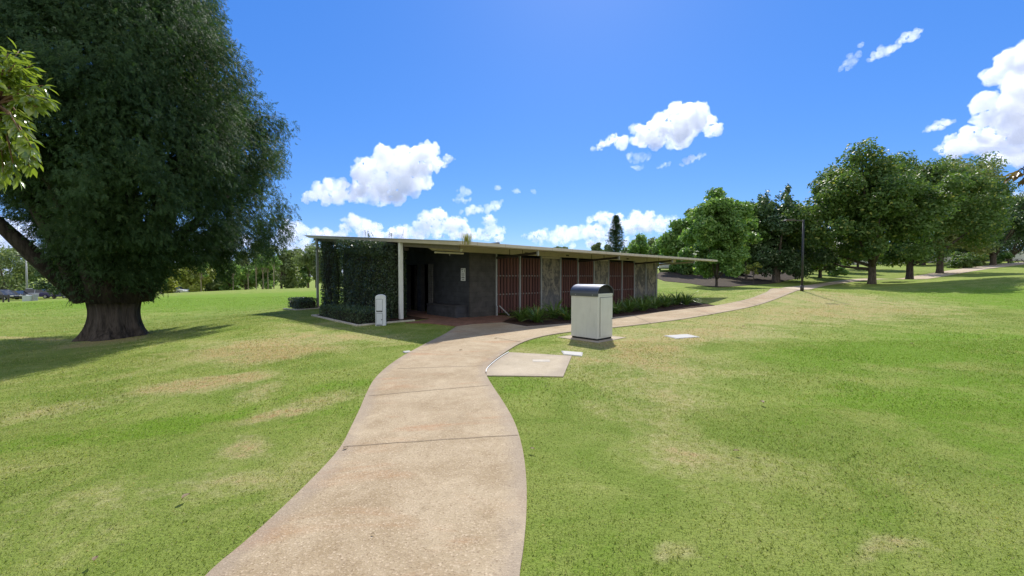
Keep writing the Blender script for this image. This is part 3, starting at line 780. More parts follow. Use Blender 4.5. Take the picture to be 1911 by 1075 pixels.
# ------------------------------------------------------------------ clipped leafy walls and hedges
m_vine = mat_leaf('vine_leaf', (.028, .052, .026), (.062, .10, .042), (.18, .21, .09), .22, .36, .5, .9, .08)
m_hedge = mat_leaf('hedge_leaf', (.034, .062, .030), (.080, .125, .052), (.13, .17, .07), .2, .45, .45, 2.0, .1)
m_twig = mat_plain('dark_twigs', (.022, .02, .014), .95)
def leafy_box(name, label, cat, dims, nleaf, leaf, mat, core=.8, ragged=.07, top_extra=0, group=None, gaps=0.0, slope=0.0):
    """dims in the building's frame x0,x1,y0,y1,z0,z1; leaves crowd the outer surface, twigs fill the inside"""
    x0, x1, y0, y1, z0, z1 = dims
    cx, cy = (x0 + x1) / 2, (y0 + y1) / 2; wx, wy = BW(cx, cy)
    root = thing(name, label, cat, (wx, wy, 0), TH, group)
    sx, sy, sz = x1 - x0, y1 - y0, z1 - z0
    areas = np.array([sy * sz, sy * sz, sx * sz, sx * sz, sx * sy * 1.3]); pick = rng.choice(5, nleaf, p=areas / areas.sum())
    u = rng.random((nleaf, 3)); p = np.stack([(u[:, 0] - .5) * sx, (u[:, 1] - .5) * sy, z0 + u[:, 2] * sz], 1)
    nr = np.zeros((nleaf, 3))
    for f, (ax, sg) in enumerate([(0, -1), (0, 1), (1, -1), (1, 1), (2, 1)]):
        k = pick == f; nr[k, ax] = sg
        lim = [sx / 2, sy / 2, 0][ax] * sg if ax < 2 else z1
        p[k, ax] = lim
    depth = rng.random(nleaf) ** 2 * .16
    lump = np.sin(p[:, 0] * 5.1 + p[:, 1] * 3.7 + 1.3) * np.sin(p[:, 2] * 4.3 + p[:, 1] * 2.1) * ragged + rng.normal(size=nleaf) * ragged * .35
    p += nr * (lump - depth)[:, None]
    if gaps:
        gsel = (np.sin(p[:, 1] * 9 + p[:, 2] * 4) * np.sin(p[:, 2] * 7 - p[:, 1] * 3) + rng.normal(size=nleaf) * .5) > -gaps
        p = p[gsel]; nr = nr[gsel]; nleaf = len(p)
    p[:, 2] += slope * p[:, 1] * (p[:, 2] - z0) / sz
    nn = unit(nr + rng.normal(size=(nleaf, 3)) * .65 + np.array([0, 0, .25])); al = np.cross(nn, rand_dir(nleaf)); al[:, 2] -= .3
    ls = leaf * rng.uniform(.6, 1.25, nleaf)
    v = leaf_quads(p, al, nn, ls, ls * .62)
    if top_extra:
        k = top_extra; q = np.stack([-sx / 2 - .04 - rng.random(k) ** 1.5 * .32, (rng.random(k) - .5) * sy * .92, z1 - .5 + rng.random(k) * .56], 1); q[:, 2] += slope * q[:, 1]
        v = np.vstack([v, leaf_quads(q, rand_dir(k) + np.array([0, 0, .6]), rand_dir(k), leaf * rng.uniform(.6, 1.1, k), leaf * .5 * np.ones(k))])
    link('foliage', np_mesh('foliage', v, 4), mat, root)
    m = MB(); c = (1 - core) / 2
    if core > 0:
        m.box(-sx / 2 + sx * c, sx / 2 - sx * c, -sy / 2 + .12, sy / 2 - .12, z0, z1 - .14)
    else:
        for _ in range(60):
            a = (random.uniform(-.5, .5) * sx * .6, random.uniform(-.5, .5) * sy * .9)
            m.tube([(a[0], a[1], z0), (a[0] + random.uniform(-.2, .2), a[1] + random.uniform(-.3, .3), z0 + sz * .5), (a[0] + random.uniform(-.2, .2), a[1] + random.uniform(-.3, .3), z1 - .1)], .012, 4)
    m.build('stems', m_twig, root)
    return root
v1 = leafy_box('climbing_vine', 'tall dense wall of dark green climbing vine beside the white post under the roof edge', 'vine', (-.1, .5, 4.05, 9.05, 0, 3.04), 34000, .072, m_vine, .66, .045, 3000, None, 0, .085)
v2 = leafy_box('climbing_vine', 'narrow dark vine screen with gaps of light beside the far corner post', 'vine', (.22, .52, 10.55, 12.6, .02, 3.40), 9500, .09, m_vine, 0, .05, 300, None, .85, .085)
# vine leaves that push up between roof edge and sky
h1 = leafy_box('low_hedge', 'long clipped low hedge in front of the tall vine wall', 'hedge', (-1.62, -.55, 3.35, 7.25, 0, .46), 10500, .055, m_hedge, .86, .025)
h2 = leafy_box('low_hedge', 'short clipped low hedge left of the far corner post', 'hedge', (-1.15, -.3, 11.55, 13.5, 0, .5), 2600, .07, m_hedge, .86, .025)
m_weed = mat_leaf('roof_weed', (.20, .22, .06), (.36, .33, .10), None, .3, .6, .2)
def tuft(name, label, x, y, z, n, h, spread, mat, wid=.012):
    wx, wy = BW(x, y); root = thing(name, label, 'weed', (wx, wy, z), TH)
    m = MB()
    for _ in range(n):
        a = random.uniform(0, 6.283); r0 = random.random() * spread; hh = h * random.uniform(.5, 1)
        p0 = Vector((math.cos(a) * r0, math.sin(a) * r0 * .5, 0)); d = Vector((math.cos(a), math.sin(a) * .6, 0)) * random.uniform(.02, .35) * hh
        s = Vector((-math.sin(a), math.cos(a), 0)) * wid / 2
        m.add([p0 - s, p0 + s, p0 + d * .5 + s * .8 + Vector((0, 0, hh * .6)), p0 + d * .5 - s * .8 + Vector((0, 0, hh * .6)), p0 + d + Vector((0, 0, hh))], [(0, 1, 2, 3), (3, 2, 4)])
    m.build('blades', mat, root)
tuft('roof_weed', 'tuft of yellow green grass sprouting from the gutter end',   .22, -.09, 2.56, 110, .46, .22, m_weed)
m_stalk = mat_leaf('vine_shoot', (.07, .10, .04), (.12, .15, .06), None, .2)
for i, (y, n, h, lab) in enumerate([(6.9, 6, .42, 'sparse thin shoots standing above the roof edge over the vine wall, left cluster'), (4.6, 3, .5, 'thin single shoots standing above the roof edge near the white post')]):
    x = .35; root = thing('vine_shoot', lab, 'shoot', (*BW(x, y), roof_top(y)), TH)
    m = MB(); lv = []
    for _ in range(n):
        p0 = Vector((random.uniform(-.1, .1), random.uniform(-.55, .55), .0)); tip = p0 + Vector((random.uniform(-.1, .1), random.uniform(-.15, .15), h * random.uniform(.3, 1)))
        m = MB(); m.tube([p0, tip], .004, 4); m.build('stem', m_twig, root)
        for k in range(5): lv.append(p0.lerp(tip, .4 + k * .13))
    lv = np.array(lv); link('leaves', np_mesh('leaves', leaf_quads(lv, rand_dir(len(lv)), rand_dir(len(lv)), np.full(len(lv), .09), np.full(len(lv), .04)), 4), m_stalk, root)

# ------------------------------------------------------------------ strap-leaved plants in the bed
m_strap = mat_leaf('strap_leaf', (.068, .130, .026), (.165, .26, .062), (.36, .33, .11), .32, .35, .6, 1.5, .05)
def strap_mesh(seed, n, L):
    rnd = random.Random(seed); m = MB()
    for i in range(n):
        a = rnd.uniform(0, 6.283); up = rnd.uniform(.55, 1.45); ln = L * rnd.uniform(.65, 1.1); w = rnd.uniform(.022, .036)
        d = Vector((math.cos(a), math.sin(a), 0)); s = Vector((-d.y, d.x, 0))
        p = d * rnd.uniform(0, .12); th = up; prev = None; vs = []; S = 6
        for k in range(S + 1):
            ww = w * (1 - (k / S) ** 2.5) + .002
            fold = Vector((0, 0, -.3 * ww))
            vs += [p - s * ww, p + fold, p + s * ww]
            p = p + (d * math.cos(th) + Vector((0, 0, math.sin(th)))) * ln / S
            th -= rnd.uniform(.10, .26)
        fs = []
        for k in range(S):
            b = 3 * k; fs += [(b, b + 1, b + 4, b + 3), (b + 1, b + 2, b + 5, b + 4)]
        m.add(vs, fs)
    return m
protos = []
for k in range(4):
    o = strap_mesh(40 + k, 78, 1.0).build('strap_plant_mesh', m_strap); me = o.data; bpy.data.objects.remove(o); protos.append(me)
PL = [(972,600.5,0.78,'leftmost strap leaved plant, at the tip of the bed beside the brick paving'),
  (1002,602.5,0.82,'strap leaved plant at the path edge, second from the bed tip'),
  (985,593,0.7,'strap leaved plant behind the first two, below the left pair of red screens'),
  (1034,594,0.95,'large upright strap leaved plant in front of the first rendered panel, left of the bin'),
  (1058,598,0.85,'strap leaved plant at the path edge just left of the bin'),
  (1085,589,0.95,'strap leaved plant behind the left half of the bin'),
  (1112,592,0.9,'strap leaved plant behind the right half of the bin'),
  (1150,586,0.9,'first strap leaved plant visible right of the bin'),
  (1174,583,0.95,'second strap leaved plant right of the bin, below the screens'),
  (1200,581,0.85,'third strap leaved plant right of the bin, nearest the path'),
  (1186,574,0.9,'strap leaved plant against the last pair of red screens'),
  (1222,576,0.95,'strap leaved plant in front of the left one of the twin grey panels'),
  (1214,568,0.9,'strap leaved plant close against the foot of the twin grey panels'),
  (1243,573,0.95,'strap leaved plant in front of the right one of the twin grey panels'),
  (1262,569,1.0,'second last strap leaved plant, at the far corner of the building'),
  (1281,569.5,0.95,'last strap leaved plant, at the far right tip of the bed')]
for i, (a, b, s, lab) in enumerate(PL):
    x, y = P(a, b)
    o = link('strap_plant', protos[i % 4], m_strap, None, (x, y, tz(x, y) + .02)); o.rotation_euler = (0, 0, i * 1.3); o.scale = (s, s, s * .95)
    tag(o, lab, 'plant', 'strap leaved plants along the garden bed')

# ------------------------------------------------------------------ bin in its steel housing
bx, by = P(1115, 637.2); bz = tz(bx, by)
bin_ = thing('bin_housing', 'pale grey steel bin housing with a dark curved lid standing beside the path', 'bin', (bx, by, bz), TH)
m_bin = mat_plain('bin_paint', (.60, .59, .53), .45, .0, .04, 4, .05, .5, ((.40, .38, .32), .35), 1)
m_lid = mat_plain('lid_paint', (.045, .047, .054), .36, .15, .06, 5, .02, .8)
for n_ in m_lid.node_tree.nodes:
    if n_.type == 'BSDF_PRINCIPLED': n_.inputs['Coat Weight'].default_value = .6; n_.inputs['Coat Roughness'].default_value = .3
m_seam = mat_plain('seam_dark', (.02, .02, .02), .9)
BWd, BL = .66, .82
m = MB(); m.box(0, BWd, 0, BL, .055, 1.12); body = bevel(m.build('body', m_bin, bin_), .008)
m = MB(); m.box(.02, BWd - .02, .02, BL - .02, .0, .06); m.build('plinth', m_seam, bin_)
m = MB(); m.box(.105, BWd - .025, -.012, -.001, .10, 1.065); door = bevel(m.build('door', m_bin, bin_), .004)
m = MB(); m.box(.092, .100, -.004, -.0005, .09, 1.08); m.box(.1, BWd - .02, -.004, -.0005, 1.07, 1.078); m.build('door_gap', m_seam, door)
m = MB(); m.tube([(BWd - .05, -.0125, .52), (BWd - .05, -.018, .52)], .012, 8); m.build('lock', m_seam, door)
arc = [(-.022 + (BWd + .044) * (1 - math.cos(math.pi * k / 20)) / 2, 1.17 + .225 * math.sin(math.pi * k / 20) ** .9) for k in range(21)]
inner = [(.0 + (x - .0) * 1.0, z) for x, z in arc]
m = MB()
prof = arc + [(BWd + .022, 1.10), (BWd + .004, 1.10), (BWd + .004, 1.165)] + [(.33 + (x - .33) * .965, z - .014) for x, z in arc[::-1]][1:-1] + [(-.004, 1.165), (-.004, 1.10), (-.022, 1.10)]
m.prism(prof, 'y', -.02, BL + .02); lid = m.build('lid', m_lid, bin_)
for p_ in lid.data.polygons: p_.use_smooth = False
bevel(lid, .004)
m = MB(); m.prism([(.33 + (x - .33) * .96, z - .016) for x, z in arc] , 'y', .05, .06); m.prism([(.33 + (x - .33) * .96, z - .016) for x, z in arc], 'y', BL - .06, BL - .05); m.build('chute', m_seam, lid)
for y in (.14, .66):
    m = MB(); m.tube([(-.0225, y, 1.135), (-.027, y, 1.135)], .012, 8); m.build('rivet', m_post, lid)
m = MB(); m.box(.0, BWd, -.003, -.0005, 1.122, 1.168); m.box(0, BWd, 0, .05, 1.121, 1.17); m.build('head_rail', m_bin, body)
sl = [Vector((bx, by)) + E1 * a + E2 * b for a, b in ((-.22, -.16), (1.05, -.16), (1.05, 1.1), (-.22, 1.1))]
tag(sheet('bin_slab', [tuple(q) for q in sl], m_pad, .012, .3), kind='structure')
PAVED[-1] = [tuple(Vector((bx, by)) + E1 * a + E2 * b) for a, b in ((-.13, -.05), (1.0, -.05), (1.0, 1.05), (-.13, 1.05))]

# ------------------------------------------------------------------ power pedestal
px_, py_ = P(711, 607.2); ped = thing('power_pedestal', 'slim pale grey power pedestal with a rounded top in front of the hedge', 'pedestal', (px_, py_, tz(px_, py_)), R(14))
m_ped = mat_plain('pedestal_paint', (.58, .61, .66), .5, 0, .04, 4, .03, .4, ((.4, .4, .4), .3), 1)
m = MB(); arcp = [(.165 * math.cos(math.pi * k / 12), .94 + .085 * math.sin(math.pi * k / 12)) for k in range(13)]
m.prism([(-.165, -.05), (.165, -.05)] + arcp, 'y', -.13, .13); bevel(m.build('housing', m_ped, ped), .012)
m = MB(); m.box(-.143, .063, -.1335, -.1305, .492, .878); m.build('door_seam', m_seam, ped); m = MB(); m.box(-.143, .063, -.1335, -.1305, .052, .408); m.build('door_seam', m_seam, ped)
m = MB(); m.box(-.135, .055, -.137, -.131, .50, .87); bevel(m.build('upper_door', m_ped, ped), .003)
m = MB(); m.box(-.135, .055, -.137, -.131, .06, .40); d_ = bevel(m.build('lower_door', m_ped, ped), .003)
m = MB(); m.box(-.135, .06, -.136, -.1312, .455, .482); m.build('slot', m_seam, ped)
m = MB(); m.box(-.135, .06, -.136, -.1312, .01, .03); m.build('slot', m_seam, ped)
m = MB(); m.tube([(.035, -.1375, .2), (.035, -.145, .2)], .016, 8); m.build('lock', m_seam, d_)
PAVED.append([(px_ - .16, py_ - .15), (px_ + .16, py_ - .15), (px_ + .16, py_ + .15), (px_ - .16, py_ + .15)])

# ------------------------------------------------------------------ lamp post on the right-hand walk
lx, ly, lz = G(1497, 25)
m_lamp_black = mat_plain('black_steel', (.02, .02, .021), .5)
lamp = thing('street_lamp', 'slim black lamp post beside the pale path with a short arm', 'street lamp', (lx, ly, lz))
m = MB(); m.tube([(0, 0, -.1), (0, 0, 4.35)], [.068, .05], 10); m.build('post', m_lamp_black, lamp, True)
m = MB(); m.tube([(0, 0, 0), (0, 0, .35)], .10, 10); m.build('base', m_dark_steel, lamp, True)
m = MB(); m.tube([(.05, 0, 4.28), (-.75, 0, 4.33)], .03, 6); arm = m.build('arm', m_dark_steel, lamp)
m = MB(); m.prism([(-1.15, 4.30), (-.6, 4.30), (-.6, 4.40), (-1.1, 4.37)], 'y', -.12, .12); m.build('lamp_head', m_dark_steel, lamp)

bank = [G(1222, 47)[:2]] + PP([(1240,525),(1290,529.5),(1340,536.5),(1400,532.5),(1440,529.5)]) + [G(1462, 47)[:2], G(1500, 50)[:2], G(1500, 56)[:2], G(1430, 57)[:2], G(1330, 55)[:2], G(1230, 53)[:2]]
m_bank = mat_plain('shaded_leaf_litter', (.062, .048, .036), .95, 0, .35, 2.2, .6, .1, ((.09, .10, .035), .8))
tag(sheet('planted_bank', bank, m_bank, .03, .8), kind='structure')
# ------------------------------------------------------------------ the great conifer on the left
m_conifer = mat_leaf('conifer_needles', (.026, .060, .026), (.066, .116, .044), (.12, .15, .06), .28, .65, .18, .55, .06)
m_bark_c = mat_bark('conifer_bark', (.022, .018, .016), (.105, .086, .072), 2.6, .10, 1.3)
tx, ty, tzz = G(212, 13.7)
con = thing('conifer_tree', 'huge dark drooping conifer with a thick flared trunk standing on the left lawn', 'tree', (tx, ty, tzz))
# trunk: fluted goblet
m = MB(); rings = []; NS = 56
prof = [(z_, r_ * .82) for z_, r_ in [(-.35,1.32),(0,1.10),(.10,.99),(.3,.86),(.55,.78),(.8,.735),(1.0,.75),(1.2,.79),(1.4,.81),(1.65,.78),(1.95,.68),(2.3,.48),(2.6,.2)]]
for i, (z, r_) in enumerate(prof):
    for k in range(NS):
        a = 2 * math.pi * k / NS
        root = math.exp(-max(z, 0) * 2.2)
        f = 1 + .065 * math.sin(a * 9 + 1 + z) + .045 * math.sin(a * 17 + z * 1.2) + .03 * math.sin(a * 25 - z) + root * (.10 * math.sin(a * 5 + .7) + .06 * math.sin(a * 11)) + random.uniform(-.012, .012)
        m.v.append((math.cos(a) * r_ * f + (.02 * z), math.sin(a) * r_ * f, z))
for i in range(len(prof) - 1):
    for k in range(NS):
        a = i * NS + k; b = i * NS + (k + 1) % NS; m.f.append((a, b, b + NS, a + NS))
trunk = m.build('trunk', m_bark_c, con, True)
sub = trunk.modifiers.new('subdivision', 'SUBSURF'); sub.levels = sub.render_levels = 1
# crown shape
ZR = np.array([1.0, 1.6, 2.2, 2.8, 3.5, 4.4, 5.6, 7.0, 8.6, 10.3, 12.2, 14.2, 16.2, 17.8])
RR = np.array([.60, .85, 1.3, 2.2, 3.5, 4.4, 4.85, 4.85, 4.4, 3.65, 2.7, 1.8, .9, .15])
RL = np.array([.60, .80, 1.05, 1.35, 1.75, 2.3, 3.5, 4.4, 4.4, 3.7, 2.8, 1.9, .9, .15])
RIGHT = R(44)
def crown_r(z, a):
    right = np.cos(a - RIGHT)
    wl = np.clip(-right * 1.3, 0, 1); wr = np.clip(right, 0, 1)
    low = np.clip((4.4 - z) / 2.2, 0, 1) * np.clip((z - 2.1) / .7, 0, 1)
    r_ = np.interp(z, ZR, RR) * (1 - wl) + np.interp(z, ZR, RL) * wl + low * wr * .9
    return np.maximum(r_, .25) * (.98 + .05 * np.sin(3 * a + z * .9) + .04 * np.sin(5 * a - z * 1.7) + .075 * np.sin(9 * a + 1.3 * z) * np.sin(1.9 * z - 2 * a))
limbs = MB()
for k in range(15):
    a = k * 2.399 + .2; up = random.uniform(4.2, 9)
    r1 = float(crown_r(np.array(up), np.array(a))) * .82
    p0 = Vector((math.cos(a) * .7, math.sin(a) * .7, 1.3)); p3 = Vector((math.cos(a) * r1, math.sin(a) * r1, up))
    mid = Vector((math.cos(a) * r1 * .45, math.sin(a) * r1 * .45, 1.5 + (up - 1.3) * .55))
    pts = [p0.lerp(mid, t_) .lerp(mid.lerp(p3, t_), t_) for t_ in (0, .25, .5, .75, 1)]
    limbs.tube(pts, [.34, .24, .16, .10, .04], 8)
limbs.tube([(0, 0, 1.4), (.1, 0, 5), (.0, .1, 10), (0, 0, 15.5)], [.9, .6, .32, .06], 8)
limbs.tube([(-.6, -.5, 1.5), (-1.25, -1.2, 2.7), (-1.75, -1.7, 3.7), (-2.6, -2.4, 4.5), (-3.8, -3.2, 5.2)], [.32, .22, .16, .12, .08], 8)
limbs.build('limbs', mat_bark('dark_limb_bark', (.022, .018, .016), (.07, .058, .05), 2.5, .2, .8), con, True)
def spray_cloud(centers, outd, per, spread, slen, droop=.6, nleaf=9, lw=.03):
    n = len(centers) * per
    c = np.repeat(centers, per, 0); o = np.repeat(outd, per, 0)
    off = np.clip(rng.normal(size=(n, 3)), -1.5, 1.5) * np.array([spread, spread, spread * 1.2])
    c = c + off
    ax = unit(o * .75 + np.array([0, 0, -droop]) + rng.normal(size=(n, 3)) * .5)
    nr = unit(o * .6 + np.array([0, 0, .7]) + rng.normal(size=(n, 3)) * .6)
    side = unit(np.cross(nr, ax)); nr = np.cross(ax, side)
    L_ = slen * rng.uniform(.6, 1.3, n)
    out = []
    for j in range(nleaf):
        t_ = j / (nleaf - 1); sg = 1 if j % 2 else -1
        base = c + ax * (L_ * (t_ - .3))[:, None] - nr * (L_ * .25 * t_ * t_)[:, None]
        d_ = unit(ax * .75 + side * sg * (.95 - .75 * t_) - nr * .25 + rng.normal(size=(n, 3)) * .15)
        ll = L_ * (.55 - .3 * t_)
        out.append(leaf_quads(base + d_ * (ll * .45)[:, None], d_, nr + rng.normal(size=(n, 3)) * .2, ll, np.full(n, lw) * rng.uniform(.8, 1.5, n)))
    return np.stack([q.reshape(n, 4, 3) for q in out], 1).reshape(-1, 3)
NC = 600
zz = np.concatenate([rng.uniform(1.8, 17.2, 4000)]); keep = rng.random(4000) < np.interp(zz, ZR, RR) / 6.0
zz = zz[keep][:NC]; aa = rng.uniform(0, 2 * math.pi, NC)
aa = np.where((np.cos(aa + R(46)) < -.5) & (rng.random(NC) < .5), aa + math.pi, aa)       # somewhat denser on the near side
rr = crown_r(zz, aa) * np.where(rng.random(NC) < .8, rng.uniform(.80, 1.0, NC), rng.uniform(.45, .80, NC))
cen = np.stack([np.cos(aa) * rr, np.sin(aa) * rr, zz], 1)
od = np.stack([np.cos(aa), np.sin(aa), np.full(NC, .05)], 1)
sel = (zz < 4.4) & (np.cos(aa - RIGHT) > .3) & (rng.random(NC) < .10)              # windows of sky low on the right
cen, od = cen[~sel], od[~sel]
clump_v = spray_cloud(cen, od, 200, .28, .165, .85, 8, .021)
# drooping tips that hang below the crown on the right, and the thin lower skirt round the fork
ex = []; eo = []
for (a, r_, z0, z1) in [(a_ + RIGHT, b_, c_, d_) for a_, b_, c_, d_ in [(.05,2.9,2.25,3.8),(-.1,3.25,2.3,3.8),(.2,3.1,2.5,3.8),(.1,4.0,2.9,4.2),(-.05,4.5,2.95,4.4),(.2,4.7,3.1,4.6),(-.3,4.3,3.0,4.2),(.5,4.2,3.0,4.2),(0,5.0,3.5,5.0),(-.25,4.9,3.7,5.2)]]:
    for z in np.arange(z0, z1, .42):
        ex.append((math.cos(a) * r_ + random.uniform(-.25, .25), math.sin(a) * r_ + random.uniform(-.25, .25), z)); eo.append((math.cos(a), math.sin(a), -.2))
for k in range(130):
    a = random.uniform(0, 6.283); z = random.uniform(1.62, 3.4); r_ = float(crown_r(np.array(z), np.array(a))) * random.uniform(.72, 1)
    ex.append((math.cos(a) * r_, math.sin(a) * r_, z)); eo.append((math.cos(a), math.sin(a), .3))
ex_v = spray_cloud(np.array(ex), np.array(eo), 95, .20, .19, .8, 8, .022)
# wispy edge
zz2 = rng.uniform(2.2, 17, 1500); aa2 = rng.uniform(0, 6.283, 1500); k2 = rng.random(1500) < np.interp(zz2, ZR, RR) / 6; zz2, aa2 = zz2[k2], aa2[k2]
r2 = crown_r(zz2, aa2) * rng.uniform(.97, 1.03, len(zz2))
wis = spray_cloud(np.stack([np.cos(aa2) * r2, np.sin(aa2) * r2, zz2], 1), np.stack([np.cos(aa2), np.sin(aa2), .3 + 0 * aa2], 1), 4, .12, .20, .3, 8, .022)
# coarse inner foliage so the depth of the crown is dark with its own shade
ni = 60000; zi = rng.uniform(2.0, 16.5, ni); ai = rng.uniform(0, 6.283, ni); ri = crown_r(zi, ai) * rng.uniform(.4, .88, ni)
inn = leaf_quads(np.stack([np.cos(ai) * ri, np.sin(ai) * ri, zi], 1), rand_dir(ni), rand_dir(ni), rng.uniform(.16, .34, ni), rng.uniform(.07, .13, ni))
low_right = (np.repeat((zi < 4.6) & (np.cos(ai - RIGHT) > .1), 4))
inn = inn[~low_right]
link('crown', np_mesh('crown', np.vstack([clump_v, ex_v, wis, inn]), 4), m_conifer, con)

# ------------------------------------------------------------------ broad-leaved trees
LEAF = {
 'deep':   mat_leaf('deep_green_leaf', (0.059,0.113,0.032), (0.152,0.235,0.059), (0.381,0.381,0.100), .32, .5, .3, .35, .10),
 'light':  mat_leaf('light_green_leaf', (0.100,0.191,0.049), (0.212,0.345,0.094), (0.381,0.469,0.133), .35, .5, .4, .3, .12),
 'glossy': mat_leaf('glossy_dark_leaf', (0.045,0.094,0.039), (0.113,0.178,0.068), (0.402,0.447,0.268), .24, .42, .4, .4, .12),
 'olive':  mat_leaf('olive_leaf', (0.122,0.167,0.059), (0.256,0.279,0.107), (0.381,0.336,0.158), .28, .5, .4, .25, .12),
 'yellow': mat_leaf('yellow_green_leaf', (0.191,0.246,0.049), (0.381,0.402,0.090), (0.559,0.536,0.113), .35, .5, .4, .3, .15),
 'far':    mat_leaf('far_green_leaf', (0.113,0.160,0.068), (0.212,0.268,0.107), (0.312,0.336,0.158), .3, .55, .3, .12, .12),
 'pine':   mat_leaf('dark_needle', (0.034,0.066,0.034), (0.068,0.113,0.055), None, .15, .6, .3, .3),
}
m_bark = mat_bark('brown_bark', (.055, .042, .032), (.15, .12, .095), 3, .25, .8)
m_bark_pale = mat_bark('pale_bark', (.16, .13, .10), (.34, .28, .21), 3, .2, .5)
def broad_tree(name, label, base, crown, trunk_r, leaf, nclump, per, lsize, mat, bark=m_bark, group=None, clump_r=.30, spikes=0, lean=0.0, seed=1, flat=.0, trunk_vis=None, droop=.15, cat='tree', up=.25):
    """base (x,y,z); crown (dx, dy, zc above base, rx, ry, rz)"""
    rg = np.random.default_rng(seed); rd = random.Random(seed)
    root = thing(name, label, cat, base, 0, group)
    dx, dy, zc, rx, ry, rz = crown; ctr = np.array([dx, dy, zc]); rad = np.array([rx, ry, rz])
    d = unit(rg.normal(size=(nclump, 3))); d[:, 2] = np.maximum(d[:, 2] * np.where(d[:, 2] < 0, 1.25, 1.0), -1)
    rr_ = rg.random(nclump) ** .42
    low = d[:, 2] < 0
    lob = 1 + .13 * np.sin(3 * np.arctan2(d[:, 1], d[:, 0]) + seed) + .12 * np.sin(5 * d[:, 2] + 2 * d[:, 0] + seed * 1.7) + .08 * np.sin(7 * d[:, 0] + seed); cc = d * (rr_ * lob)[:, None] * .86; cc[:, 2] = np.where(cc[:, 2] < 0, np.maximum(cc[:, 2], -.80), cc[:, 2]); wide = 1 + .18 * np.clip(-cc[:, 2], 0, .7); cc[:, :2] *= wide[:, None]
    cr = clump_r * (rx + rz) / 2 * rg.uniform(.62, 1.25, nclump)
    cc = ctr + cc * rad
    if spikes:
        ns = spikes; a = rg.uniform(0, 6.283, ns); q = rg.random(ns) ** .5 * .8
        sp = np.stack([dx + np.cos(a) * q * rx, dy + np.sin(a) * q * ry, zc + rz * np.sqrt(1 - q * q) * rg.uniform(.92, 1.22, ns)], 1)
        cc = np.vstack([cc, sp]); cr = np.concatenate([cr, clump_r * rx * rg.uniform(.22, .36, ns)])
    V = []
    for i in range(len(cc)):
        n = max(10, int(2.2 * per * (cr[i] / (clump_r * (rx + rz) / 2)) ** 2)); r_ = cr[i]
        st = np.array([1, 1, 1.9 if (spikes and i >= nclump) else .82])
        dd = unit(rg.normal(size=(n, 3))); q = rg.random(n) ** .40 * (1 + .25 * np.sin(dd[:, 0] * 5 + i) * np.sin(dd[:, 2] * 6 + i * 2))
        p = cc[i] + dd * (q * r_)[:, None] * st
        p[:, 2] -= droop * r_ * (dd[:, 0] ** 2 + dd[:, 1] ** 2) * .5
        nr = unit(dd * .55 + np.array([0, 0, .55]) + rg.normal(size=(n, 3)) * .55)
        al = unit(np.cross(nr, rg.normal(size=(n, 3))) + np.array([0, 0, -.35]))
        s_ = .76 * lsize * rg.uniform(.6, 1.35, n)
        V.append(leaf_quads(p, al, nr, s_, s_ * .58))
    link('crown', np_mesh('crown', np.vstack(V), 4), mat, root)
    m = MB(); fork = max(.5, (zc - rz) * .95 if zc - rz > .6 else zc * .35)
    pts = [(0, 0, -.3), (0, 0, .0), (.02, 0, fork * .4), (lean * .5, 0, fork), (dx * .7 + lean, dy * .7, zc), (dx, dy, zc + rz * .65)]
    m.tube(pts, [trunk_r * 1.35, trunk_r * 1.1, trunk_r * .92, trunk_r * .85, trunk_r * .5, trunk_r * .08], 10)
    order = np.argsort(-cr)[:9]
    for i in order:
        e = Vector(cc[i]); s0 = Vector((lean * .4, 0, fork * rd.uniform(.85, 1.15)))
        mdl = s0.lerp(e, .5) + Vector((0, 0, -.08 * (e - s0).length))
        m.tube([s0, mdl, e], [trunk_r * .5, trunk_r * .3, trunk_r * .08], 6)
    m.build('trunk', bark, root, True)
    return root
def from_px(name, label, px, D, left, right, top, bot, trunk_px, leafm, nclump, per, lsize, seed, **kw):
    b = G(px, D); k = D / F
    rx = (right - left) / 2 * k; cxm = ((right + left) / 2 - CX) * k - b[0]
    zt = EYE + (HOR - top) * k - b[2]; zb = EYE + (HOR - bot) * k - b[2]
    sx = kw.pop('widen', 1.0)
    return broad_tree(name, label, b, (cxm, kw.pop('dy', .3), (zt + zb) / 2, rx * sx, rx * kw.pop('deep', .9), (zt - zb) / 2), trunk_px * .35 * k, None, nclump, per, lsize, LEAF[leafm], seed=seed, **kw)
RG = 'broad shade trees along the right-hand walk'
from_px('shade_tree', 'nearest tall rounded shade tree of the right-hand row, on the thickest trunk beside the footpath', 1627, 42, 1490, 1742, 287, 497, 19, 'deep', 92, 400, .40, 3, group=RG, clump_r=.23)
from_px('shade_tree', 'second shade tree of the right-hand row, its crown merging with the nearest tree', 1697, 52, 1618, 1810, 284, 492, 17, 'deep', 62, 380, .42, 4, group=RG, clump_r=.29)
from_px('shade_tree', 'third shade tree of the right-hand row, with yellowish leaves on its right side', 1753, 62, 1688, 1842, 290, 488, 16, 'olive', 56, 360, .45, 5, group=RG, clump_r=.29)
from_px('shade_tree', 'broad darker tree standing behind the right-hand row, its flat top just above the others', 1800, 92, 1700, 1866, 290, 470, 12, 'deep', 46, 380, .65, 6, group=RG, clump_r=.28)
from_px('shade_tree', 'fourth dark tree of the right-hand row, standing before the pale wall at the far right', 1852, 78, 1786, 1935, 346, 478, 13, 'glossy', 46, 360, .50, 7, group=RG, clump_r=.28)
from_px('leafy_tree', 'light green spreading tree with a slim trunk beyond the right end of the building', 1337, 36, 1266, 1422, 354, 520, 7, 'light', 78, 330, .33, 8, clump_r=.21, deep=.8)
